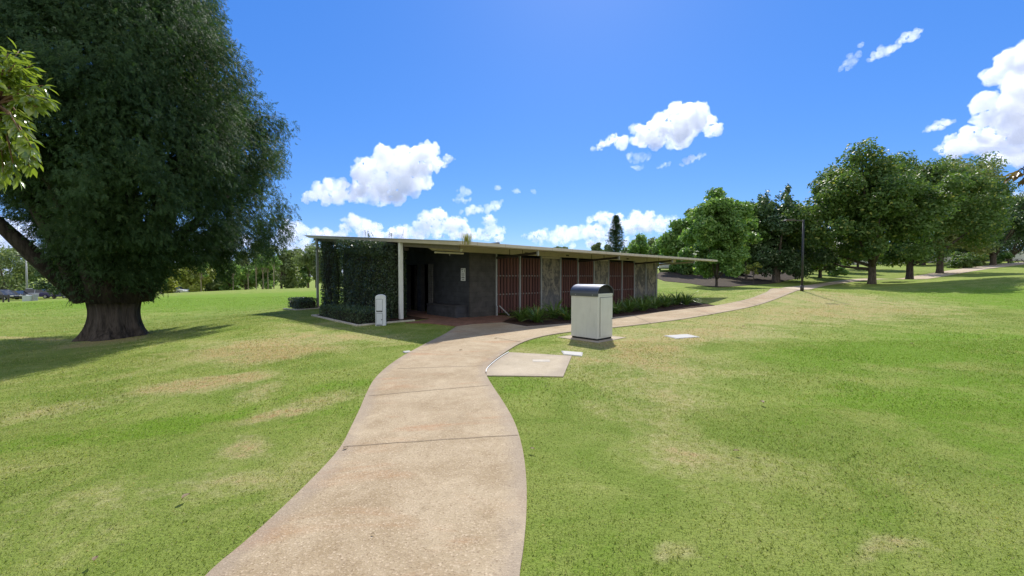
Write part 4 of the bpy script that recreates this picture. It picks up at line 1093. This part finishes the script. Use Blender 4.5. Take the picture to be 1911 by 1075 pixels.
from_px('magnolia_tree', 'dark glossy tree with upright leafy shoots and a short thick trunk behind the footpath', 1448, 46, 1388, 1522, 366, 520, 20, 'glossy', 60, 380, .36, 9, clump_r=.27, spikes=26)
from_px('leafy_tree', 'small dark tree with a bare trunk seen behind the lamp post', 1530, 50, 1492, 1575, 440, 506, 9, 'glossy', 22, 260, .36, 10, clump_r=.33)
from_px('shade_tree', 'low dark tree behind the second trunk of the right-hand row', 1722, 86, 1672, 1770, 400, 496, 10, 'deep', 24, 220, .6, 11, group=RG, clump_r=.32)
from_px('bush', 'rounded dark bush standing before the pale wall between the right-hand trunks', 1797, 72, 1772, 1826, 462, 505, 3, 'deep', 16, 220, .35, 12, clump_r=.36, cat='bush')
from_px('bush', 'pale green small bush beside the footpath behind the lamp post', 1560, 52, 1541, 1580, 488, 518, 2, 'light', 14, 170, .25, 13, clump_r=.36, cat='bush')
from_px('bush', 'small light bush left of the picnic table at the far right', 1880, 84, 1866, 1893, 470, 494, 3, 'light', 10, 130, .4, 14, clump_r=.36, cat='bush')
from_px('bush', 'small olive bush left of the far right trunk before the pale wall', 1828, 82, 1814, 1845, 468, 497, 3, 'olive', 10, 130, .4, 15, clump_r=.36, cat='bush')
from_px('bush', 'dark low bush on the planted bank left of the light green tree', 1282, 50, 1258, 1312, 492, 520, 3, 'deep', 16, 240, .24, 17, clump_r=.36, cat='bush')
from_px('bush', 'dark low bush on the planted bank between the light green tree and the magnolia', 1385, 51, 1362, 1402, 496, 517, 3, 'light', 14, 220, .24, 18, clump_r=.36, cat='bush')
from_px('sapling', 'thin young sapling with a sparse crown in the shade beside the dark magnolia', 1406, 42, 1392, 1424, 492, 512, 2, 'yellow', 9, 40, .25, 16, clump_r=.34)
# trees behind the roof of the building
BG = 'trees beyond the building'
for i, (px, D, l, r_, tp, bt, lm, lab) in enumerate([
    (1190, 100, 1150, 1225, 438, 500, 'light', 'rounded green tree behind the roof, right beside the dark conical pine'),
    (1248, 90, 1215, 1285, 434, 500, 'light', 'light green tree behind the right end of the roof'),
    (1118, 110, 1098, 1140, 452, 500, 'far', 'low green tree crown behind the roof, left of the conical pine'),
    (1046, 130, 1030, 1062, 458, 500, 'far', 'small distant tree top just showing over the middle of the roof'),
    (1292, 74, 1262, 1330, 446, 506, 'deep', 'darker tree behind the light green spreading tree near the roof tip'),
    (1225, 125, 1190, 1262, 448, 500, 'far', 'distant tree in the gap between two light green trees above the roof'),
    (1405, 82, 1360, 1450, 420, 500, 'deep', 'dark tree filling the gap behind the magnolia and the light green tree'),
    (1490, 90, 1450, 1530, 430, 500, 'deep', 'dark tree behind the lamp post, beyond the magnolia')]):
    from_px('background_tree', lab, px, D, l, r_, tp, bt, 6, lm, 26, 230, .012 * D * .5 + .12, 30 + i, group=BG, clump_r=.32)
for i, (px, D, l, r_, tp, bt, lm, lab) in enumerate([
    (1264, 52, 1226, 1316, 408, 514, 'light', 'green tree on the bank left of the light green spreading tree'),
    (1312, 54, 1262, 1362, 384, 515, 'deep', 'dark tree on the bank directly behind the light green spreading tree'),
    (1392, 47, 1342, 1442, 360, 516, 'light', 'green tree on the bank between the light green tree and the magnolia'),
    (1425, 66, 1395, 1465, 385, 514, 'deep', 'dark tree on the bank behind the left side of the magnolia'),
    (1492, 64, 1450, 1536, 352, 512, 'deep', 'dark tree on the slope behind the lamp post, right of the magnolia'),
    (1555, 70, 1520, 1590, 420, 505, 'deep', 'dark tree on the slope behind the left side of the nearest shade tree'),
    (1600, 76, 1560, 1650, 410, 498, 'deep', 'dark tree behind the trunk of the nearest shade tree'),
    (1885, 96, 1850, 1960, 372, 482, 'glossy', 'dark tree before the pale wall at the right edge')]):
    from_px('background_tree', lab, px, D, l, r_, tp, bt, 6, lm, 30, 230, .55, 50 + i, group=BG, clump_r=.32)
# conical pine
b = G(1149, 95); H = EYE + (HOR - 402) * 95 / F - b[2]
pine = thing('conical_pine', 'dark conical pine rising above the roof of the building', 'tree', b)
m = MB(); m.tube([(0, 0, -.3), (0, 0, H * .5), (0, 0, H)], [.35, .22, .03], 8); m.build('trunk', m_bark, pine, True)
V = []
for k in range(30):
    z = H * (.25 + .75 * k / 30); rr_ = (2.7 * (1 - (k / 30)) ** .7 + .25) * random.uniform(.75, 1.2)
    for j in range(9):
        a = j * .698 + k * 1.1 + random.uniform(-.2, .2); n = random.choice((10, 24, 34))
        t_ = rng.random(n); p = np.stack([np.cos(a) * rr_ * t_, np.sin(a) * rr_ * t_, z - .0 + t_ * .35 * rr_ * .3], 1) + rng.normal(size=(n, 3)) * .12
        V.append(leaf_quads(p, np.tile([math.cos(a), math.sin(a), .3], (n, 1)) + rng.normal(size=(n, 3)) * .5, rand_dir(n) + np.array([0, 0, 1]), rng.uniform(.4, .7, n), np.full(n, .14)))
link('crown', np_mesh('crown', np.vstack(V), 4), LEAF['pine'], pine)
# treeline beyond the left field
LG = 'trees beyond the far side of the left lawn'
LT = [(12,78,-70,58,468,548,'far','large rounded grey green tree at the far left edge'),(-70,85,-150,-10,455,548,'far','grey green tree mostly outside the left edge of the picture'),(46,96,20,76,498,550,'deep','dark low tree behind the tall light pole at the left'),
  (100,66,72,140,482,545,'glossy','dark layered tree with a pale leaning trunk left of the great conifer'),(150,90,118,190,488,548,'deep','dark tree low behind the fork of the great conifer, left side'),(215,95,180,250,480,545,'deep','dark tree hidden behind the great trunk'),
  (272,92,255,302,482,545,'far','grey green tree just right of the great trunk'),(300,84,282,330,492,546,'yellow','yellow green bush tree right of the great trunk'),(335,96,315,362,484,545,'far','hazy green tree under the drooping boughs, left of middle'),
  (362,82,340,392,508,546,'yellow','bright yellow green low tree under the drooping boughs'),(395,98,372,425,486,545,'far','hazy green tree behind the hanging bough'),(428,88,405,452,496,544,'light','light green tree below the hanging bough tip'),
  (458,98,435,482,478,542,'far','grey green tree right of the hanging bough'),(490,90,470,515,470,540,'light','light green tree with a thin trunk between bough and building'),(525,84,500,556,459,538,'far','tall rounded tree left of the building in the open gap'),
  (556,100,535,576,478,538,'deep','dark tree low in the gap left of the building'),(590,82,566,628,455,537,'far','tall rounded tree directly behind the far corner post'),(628,96,606,660,470,537,'deep','dark tree behind the vine screen'),
  (575,112,548,600,490,536,'deep','dark distant tree low behind the gap left of the far corner post'),(505,118,476,540,488,538,'deep','dark distant tree in the shade behind the row of slim trunks'),(440,120,410,470,492,540,'deep','dark distant tree behind the hanging bough tip'),(345,122,300,390,496,544,'deep','dark distant tree under the boughs'),(690,110,650,740,482,536,'far','distant tree hidden behind the tall vine wall')]
for i, (px, D, l, r_, tp, bt, lm, lab) in enumerate(LT):
    from_px('background_tree', lab, px, D, l, r_, tp - 13, bt, 6 if i != 3 else 5, lm, 24, 190 if D < 100 else 130, .0055 * D + .12, 60 + i, group=LG, clump_r=.33, bark=m_bark, widen=1.25)
# slim pale trunks of the young row at the far side of the field
YG = 'slim young trees at the crest of the left field'
for i, (px, D, top, lab) in enumerate([(276,63,505,'beside the great trunk'),(300,66,512,'second from the great trunk'),(435,66,500,'under the hanging bough'),(478,66,490,'leftmost of four near the building'),(491,66,488,'second of four near the building'),(500,67,490,'third of four near the building'),(511,66,486,'rightmost of four near the building'),(463,68,500,'just left of the four near the building'),(375,66,505,'under the boughs beside the yellow green tree')]):
    from_px('young_tree', 'slim young tree at the field crest, ' + lab, px, D, px - 11, px + 11, top - 14, top + 18, 2.4, 'light', 9, 60, .32, 90 + i, group=YG, clump_r=.36, bark=m_bark_pale)

# ------------------------------------------------------------------ leafy bough reaching in at the left edge, on a tree standing outside the picture
m_glossy = mat_leaf('shiny_leaf', (.10, .155, .022), (.22, .27, .045), (.28, .30, .08), .42, .20, .9, 2.0, .1, 1.7)
def near_bough(name, label, base, branch_pts, tips, nleaf, ll, mat, twig_mat):
    root = thing(name, label, 'tree', base)
    B0 = Vector(base); m = MB()
    tp0 = Vector(branch_pts[0]) - B0
    m.tube([(0, 0, -.2), (.02, .01, .9), tp0 * .75 + Vector((.05, .03, 0)), tp0, tp0 + Vector((.1, .1, .7)), tp0 + Vector((.15, .1, 1.4))], [.13, .10, .09, .07, .05, .02], 8); m.build('trunk', m_bark, root, True)
    m = MB(); m.tube([Vector(p) - B0 for p in branch_pts], [.08, .05, .03, .015][:len(branch_pts)], 6)
    C_ = []; A_ = []; N_ = []
    for tp in tips:
        tp = Vector(tp); j = min(branch_pts, key=lambda q: (Vector(q) - tp).length); j = Vector(j)
        mid = j.lerp(tp, .55) + Vector((0, 0, .08))
        m.tube([j - B0, mid - B0, tp - B0], [.014, .009, .004], 5)
        for k in range(nleaf):
            t_ = random.uniform(.25, 1.02); p = mid.lerp(tp, max(0, (t_ - .25) / .75)) if t_ > .25 else mid
            d = (tp - j).normalized() * .6 + Vector((random.gauss(0, .5), random.gauss(0, .5), random.gauss(-.55, .35)))
            d.normalize(); st = p + d * .03
            C_.append(st + d * ll * .5 - B0); A_.append(d); nv = Vector((random.gauss(0, .5), random.gauss(0, .5), 1)); N_.append(nv)
    m.build('branch', twig_mat, root, True)
    C_, A_, N_ = np.array(C_), unit(np.array(A_)), np.array(N_); n = len(C_)
    side = unit(np.cross(N_, A_)); nn = np.cross(A_, side)
    L_ = ll * rng.uniform(.65, 1.2, n)[:, None]; Wd = L_ * .40
    # six-sided leaf with a folded midrib and curled tip: two quads per leaf, welded along the rib
    prof_ = [(-.5, 0.03), (-.22, .40), (.12, .46), (.5, .0)]
    V = []; Fs = []
    for i in range(n):
        b0 = len(V)
        for (t_, w_) in prof_:
            rib = C_[i] + A_[i] * L_[i] * t_ - nn[i] * L_[i] * (.22 * (t_ + .5) ** 2)
            V.append(rib); V.append(rib + side[i] * Wd[i] * w_ + nn[i] * Wd[i] * .14 * (w_ > .1)); V.append(rib - side[i] * Wd[i] * w_ + nn[i] * Wd[i] * .14 * (w_ > .1))
        for s_ in range(3):
            q = b0 + 3 * s_
            Fs += [(q, q + 1, q + 4, q + 3), (q + 3, q + 5, q + 2, q)]
    me = bpy.data.meshes.new('leaves'); me.from_pydata([tuple(v) for v in V], [], Fs); me.update()
    me.polygons.foreach_set('use_smooth', [True] * len(me.polygons))
    link('leaves', me, mat, root)
    return root
D0 = 4.6
tips = []
for (px, py, dd) in [(88,185,0),(80,160,.1),(60,120,.2),(35,95,.3),(15,100,.1),(70,200,-.1),(50,165,.2),(20,140,0),(45,225,.1),(30,200,.2),(52,260,0),(12,235,.1),(66,300,0),(40,285,.2),(58,318,.1),(20,300,.1),(30,330,0),(8,340,.1),(-20,120,.2),(-30,200,0),(-25,280,.1),(-40,330,.2),(-60,160,.1),(0,180,.3),(5,270,.3),(62,280,-.2),(38,248,-.2),(64,182,-.1),(28,118,0),(6,322,0),(-10,150,-.2),(-12,250,-.2),(46,140,.3)]:
    tips.append(at_depth(px, py, D0 + dd))
rl = random.Random(5)
tips += [at_depth(rl.uniform(-420, -90), rl.uniform(-60, 340), D0 + rl.uniform(-.7, .9)) for _ in range(46)]
bt = [at_depth(-260, 330, D0 + .3), at_depth(-140, 215, D0 + .2), at_depth(-60, 205, D0 + .2), at_depth(-5, 195, D0 + .15)]
bt2 = bt + []
gxb = at_depth(-300, 520, D0 + .3)
near_bough('overhanging_tree', 'glossy yellow green leafy bough hanging into view at the left edge before the great conifer', (gxb[0], gxb[1], tz(gxb[0], gxb[1])), bt2, tips, 34, .125, m_glossy, mat_plain('reddish_twig', (.16, .085, .035), .7))
D1 = 6.0
gxb = at_depth(2080, 520, D1)
near_bough('overhanging_tree', 'few reddish green leaves of a bough tip poking in at the right edge', (gxb[0], gxb[1], tz(gxb[0], gxb[1])), [at_depth(2060, 300, D1), at_depth(2000, 290, D1), at_depth(1950, 305, D1), at_depth(1920, 320, D1)],
    [at_depth(1893, 328, D1), at_depth(1903, 322, D1 + .1), at_depth(1916, 332, D1), at_depth(1935, 300, D1), at_depth(1960, 330, D1)] + [at_depth(rl.uniform(1975, 2260), rl.uniform(60, 350), D1 + rl.uniform(-.9, .9)) for _ in range(75)], 14, .12, mat_leaf('russet_leaf', (.10, .10, .02), (.20, .11, .03), None, .35, .35), m_bark)

# ------------------------------------------------------------------ pale wall, picnic table, poles, cars, box
m_wall = mat_plain('pale_wall', (.62, .61, .58), .8, 0, .08, .6, .05, .2)
wl = [G(1560, 98), G(1640, 97), G(1760, 98), G(1880, 101), G(2060, 108)]
wroot = thing('boundary_wall', 'long pale grey wall behind the trees at the far right', 'wall', wl[0])
m = MB()
for a, b in zip(wl, wl[1:]):
    a = Vector(a) - Vector(wl[0]); b = Vector(b) - Vector(wl[0])
    m.add([(a.x, a.y, a.z - 1), (b.x, b.y, b.z - 1), (b.x, b.y, b.z + 2.6), (a.x, a.y, a.z + 2.6), (a.x, a.y + .2, a.z - 1), (b.x, b.y + .2, b.z - 1), (b.x, b.y + .2, b.z + 2.6), (a.x, a.y + .2, a.z + 2.6)], [(0, 1, 2, 3), (4, 7, 6, 5), (3, 2, 6, 7), (0, 3, 7, 4), (1, 5, 6, 2)])
m.build('panels', m_wall, wroot)
m = MB()
for a, b in zip(wl, wl[1:]):
    a = Vector(a) - Vector(wl[0]); b = Vector(b) - Vector(wl[0])
    for k in range(6):
        p = a.lerp(b, k / 6); m.box(p.x - .08, p.x + .08, p.y - .06, p.y + .02, p.z - 1, p.z + 2.66)
m.build('post', m_post, wroot)
def picnic(px, D, label):
    b = G(px, D); root = thing('picnic_table', label, 'picnic table', b, R(8))
    mt = mat_plain('table_timber', (.10, .085, .07), .8)
    m = MB()
    for k in range(5): m.box(-1.0, 1.0, -.38 + k * .155, -.38 + k * .155 + .14, .72, .76)
    m.build('tabletop', mt, root)
    for y in (-.75, .75):
        m = MB(); m.box(-1.0, 1.0, y - .14, y + .14, .42, .46); m.build('bench', mt, root)
    for x in (-.7, .7):
        m = MB(); m.prism([(-.75, 0), (-.67, 0), (-.2, .72), (-.28, .72)], 'x', x - .04, x + .04); m.prism([(.75, 0), (.67, 0), (.2, .72), (.28, .72)], 'x', x - .045, x + .035); m.box(x - .03, x + .03, -.85, .85, .36, .42); m.build('leg', m_dark_steel, root)
picnic(1896, 86, 'dark picnic table on the slope before the pale wall at the far right')
def light_pole(px, D, top_py, label, arms=True):
    b = G(px, D); h = EYE + (HOR - top_py) * D / F - b[2]; root = thing('light_pole', label, 'light pole', b)
    m = MB(); m.tube([(0, 0, -.2), (0, 0, h)], [.17, .10], 8); m.build('pole', m_post, root, True)
    if arms:
        m = MB(); m.box(-1.1, 1.1, -.05, .05, h - .05, h + .05); arm = m.build('crossarm', m_dark_steel, root)
        for x in (-1.2, -.4, .55, 1.25):
            m = MB(); m.box(x - .3, x + .3, -.3, .2, h + .0, h + .16); m.build('floodlight', m_dark_steel, root)
light_pole(50, 74, 478, 'tall pale light pole with a floodlight crossarm at the far left')
light_pole(276.5, 60, 512, 'short white pole just right of the great trunk', False)
b = G(56, 49); ub = thing('utility_cabinet', 'pale green grey utility cabinet on the field at the far left', 'cabinet', b, R(-8))
m_cab = mat_plain('cabinet_paint', (.46, .52, .50), .5, 0, .05)
m = MB(); m.box(-.68, .55, -.35, .35, -.1, .62); bevel(m.build('housing', m_cab, ub), .02)
m = MB(); m.box(-.72, .57, -.38, .38, .62, .67); m.build('lid', m_cab, ub)
m = MB(); m.box(.55, .78, -.2, .2, -.1, .85); bevel(m.build('meter_box', m_post, ub), .02)
m = MB(); m.box(-.62, -.1, -.362, -.352, .04, .56); m.box(-.06, .48, -.362, -.352, .04, .56); m.build('door', m_cab, ub)
for px, lab in ((5, 'leftmost of two dark timber bollards at the far left edge'), (15, 'right one of two dark timber bollards at the far left edge')):
    b = G(px, 46); o = thing('bollard', lab, 'bollard', b, 0, 'dark bollards at the left edge')
    m = MB(); m.tube([(0, 0, -.1), (0, 0, .85), (0, 0, .9)], [.07, .07, .04], 8); m.build('post', m_dark_steel, o)

m_glass = mat_plain('car_glass', (.03, .035, .04), .12, 0, .05, 2, 0, .8)
m_tyre = mat_plain('tyre_rubber', (.02, .02, .02), .85)
m_rim = mat_plain('rim_metal', (.45, .45, .46), .35, .6)
m_lamp = mat_plain('headlamp_glass', (.7, .7, .68), .2)
m_tail = mat_plain('tail_lamp_red', (.35, .02, .02), .25)
def car(px, D, rz, col, label, suv=False, lift=0.0):
    b = G(px, D); root = thing('parked_car', label, 'car', (b[0], b[1], b[2] + lift), rz, 'parked cars in the distance')
    mc = mat_plain('car_paint_' + '%02d' % (int(px) % 97), col, .25, .1, .03, 2, 0, .6)
    h = 1.72 if suv else 1.46; bk = 2.1 if suv else 1.75
    m = MB()
    m.prism([(-2.2, .28), (2.2, .28), (2.25, .55), (2.2, .78), (1.15, .95), (-2.1, 1.0), (-2.25, .8), (-2.25, .5)], 'y', -.87, .87)
    bevel(m.build('body', mc, root), .07, 3)
    m = MB(); vs = []
    lo = [(1.15, .94), (-bk, .98)]; hi = [(.35, h), (-bk + .45, h)]
    vs = [(lo[0][0], -.82, lo[0][1]), (lo[0][0], .82, lo[0][1]), (lo[1][0], .82, lo[1][1]), (lo[1][0], -.82, lo[1][1]), (hi[0][0], -.62, h - .03), (hi[0][0], .62, h - .03), (hi[1][0], .62, h - .03), (hi[1][0], -.62, h - .03)]
    m.add(vs, [(3, 2, 1, 0), (4, 5, 6, 7), (0, 1, 5, 4), (1, 2, 6, 5), (2, 3, 7, 6), (3, 0, 4, 7)]); m.build('window', m_glass, root)
    m = MB(); m.box(hi[1][0] - .03, hi[0][0] + .03, -.64, .64, h - .03, h + .02); bevel(m.build('roof', mc, root), .03)
    for s_ in (-1, 1):
        m = MB(); m.tube([(-.35, s_ * .83, .95), (-.35, s_ * .65, h - .02)], .045, 6); m.build('pillar', mc, root)
    for x in (-1.35, 1.35):
        for s_ in (-1, 1):
            m = MB(); m.tube([(x, s_ * .72, .32), (x, s_ * .91, .32)], .32, 16); w_ = m.build('wheel', m_tyre, root)
            m = MB(); m.tube([(x, s_ * .905, .32), (x, s_ * .925, .32)], .2, 12); m.build('rim', m_rim, w_)
    for s_ in (-1, 1):
        m = MB(); m.box(2.2, 2.26, s_ * .6 - .2, s_ * .6 + .2, .62, .76); m.build('headlight', m_lamp, root)
        m = MB(); m.box(-2.27, -2.2, s_ * .65 - .16, s_ * .65 + .16, .68, .88); m.build('tail_light', m_tail, root)
CARS = [(30,70,.1,(.03,.035,.04),'dark parked car left of the utility cabinet',0),(76,72,.3,(.55,.57,.60),'silver parked car seen right of the utility cabinet',1),(110,70,.2,(.05,.04,.14),'dark purple parked car left of the great conifer',0),(4,66,.0,(.03,.03,.035),'dark parked car cut by the left edge',1),
  (325,84,.1,(.6,.62,.64),'pale parked car under the boughs beyond the field crest',0),(345,86,.2,(.12,.2,.3),'blue grey parked car under the boughs beyond the field crest',0),
  (1243,56,1.2,(.62,.63,.63),'white parked car on the bank just right of the building',1),(1266,57,1.1,(.5,.5,.5),'silver parked car, second on the bank right of the building',0),(1290,58,1.2,(.6,.62,.65),'pale parked car, third on the bank right of the building',0),
  (1318,58,1.1,(.2,.22,.25),'grey parked car left of the light green tree trunk',1),(1366,58,.9,(.04,.11,.42),'bright blue parked car behind the light green tree',0),(1392,59,1.0,(.5,.52,.55),'silver parked car right of the bright blue car',0),(1424,60,1.0,(.45,.3,.25),'reddish parked car left of the magnolia trunk',1)]
for c in CARS: car(*c[:5], suv=bool(c[5]))

# ------------------------------------------------------------------ fallen leaves, lawn blades
m_dry = mat_leaf('dry_leaf', (.14, .095, .05), (.26, .19, .11), None, .2, .7)
def fallen(px, py, s, lab):
    x, y = P(px, py); on = any(inside(q, np.array([x]), np.array([y]))[0] for q in PAVED[:2]); z = tz(x, y) + (.03 if on else .04)
    m = MB(); n = 7; vs = []
    for k in range(n + 1):
        t_ = k / n; w = .28 * math.sin(math.pi * min(1, t_ * 1.02)) ** .8
        for q in (-1, 0, 1): vs.append(((t_ - .5) * s, q * w * s, s * (.10 * math.sin(t_ * 3) + .14 * abs(q))))
    fs = []
    for k in range(n):
        b0 = 3 * k; fs += [(b0, b0 + 1, b0 + 4, b0 + 3), (b0 + 1, b0 + 2, b0 + 5, b0 + 4)]
    m.add(vs, fs); o = m.build('fallen_leaf', m_dry, None, True, (x, y, z)); o.rotation_euler = (0, 0, random.uniform(0, 6.28))
    tag(o, lab, 'leaf', 'fallen leaves')
for a in [(347,937,.075,'curled dry leaf lying on the left foreground lawn'),(696,1005,.022,'small dark dry leaf on the near part of the path'),(645,842,.055,'dry leaf at the left end of the nearest path joint'),(1422,757,.09,'pale curled leaf on the right lawn, nearest the worn strip'),(1702,645,.11,'white scrap of leaf far out on the right lawn'),(860,656,.07,'dry leaf on the path before the building shadow'),
          (1388,612,.13,'dark fallen leaf on the worn grass right of the wide service cover'),(993,846,.05,'dark dry leaf in the grass just right of the path'),(178,1056,.05,'dark leaf scrap at the bottom of the left lawn'),(1374,850,.05,'brown leaf scrap in the middle of the right lawn'),(925,634,.07,'dry leaf on the path left of the bin lawn')]:
    fallen(*a)

paved = PAVED
def blades(n, ylo, yhi, h, w, dens_pow, seed):
    rg = np.random.default_rng(seed)
    y = np.sqrt(rg.random(n) * (yhi ** 2 - ylo ** 2) + ylo ** 2)
    x = y * rg.uniform(-1.36, 1.36, n) + rg.uniform(-.3, .3, n)
    ok = np.ones(n, bool)
    for q in paved: ok &= ~inside(q, x, y)
    ok &= ~((x - tx) ** 2 + (y - ty) ** 2 < 1.0)
    x, y = x[ok], y[ok]; n = len(x); z = terr(x, y)
    base = np.stack([x, y, z - .004], 1); hk = 1.0
    a = rg.uniform(0, 6.283, n); lean = rg.uniform(.15, 1.25, n); hh = h * rg.uniform(.5, 1.25, n) * (1 + .25 * np.sin(x * 1.7) * np.sin(y * 1.3))
    d = np.stack([np.cos(a), np.sin(a), 0 * a], 1); up = np.array([0, 0, 1.0])
    b = rg.uniform(0, 6.283, n); s = np.stack([np.cos(b), np.sin(b), 0 * b], 1) * (w * rg.uniform(.6, 1.3, n))[:, None] / 2
    mid = base + up * (hh * .62)[:, None] + d * (hh * lean * .35)[:, None]
    tip = base + up * (hh * np.clip(1.05 - lean * .35, .45, 1))[:, None] + d * (hh * lean)[:, None]
    return np.stack([base - s, base + s, mid + s * .75, tip, mid - s * .75], 1).reshape(-1, 3)
gv = np.vstack( [blades(150000, 1.9, 5.0, .018, .0038, 1, 1), blades(150000, 5, 10, .024, .007, 1, 2), blades(110000, 10, 20, .026, .015, 1, 3), blades(60000, 20, 34, .028, .030, 1, 4)])
go_ = link('grass', np_mesh('grass', gv, 5), m_blade); tag(go_, 'short mown grass blades over the lawn', 'grass', None, 'stuff')
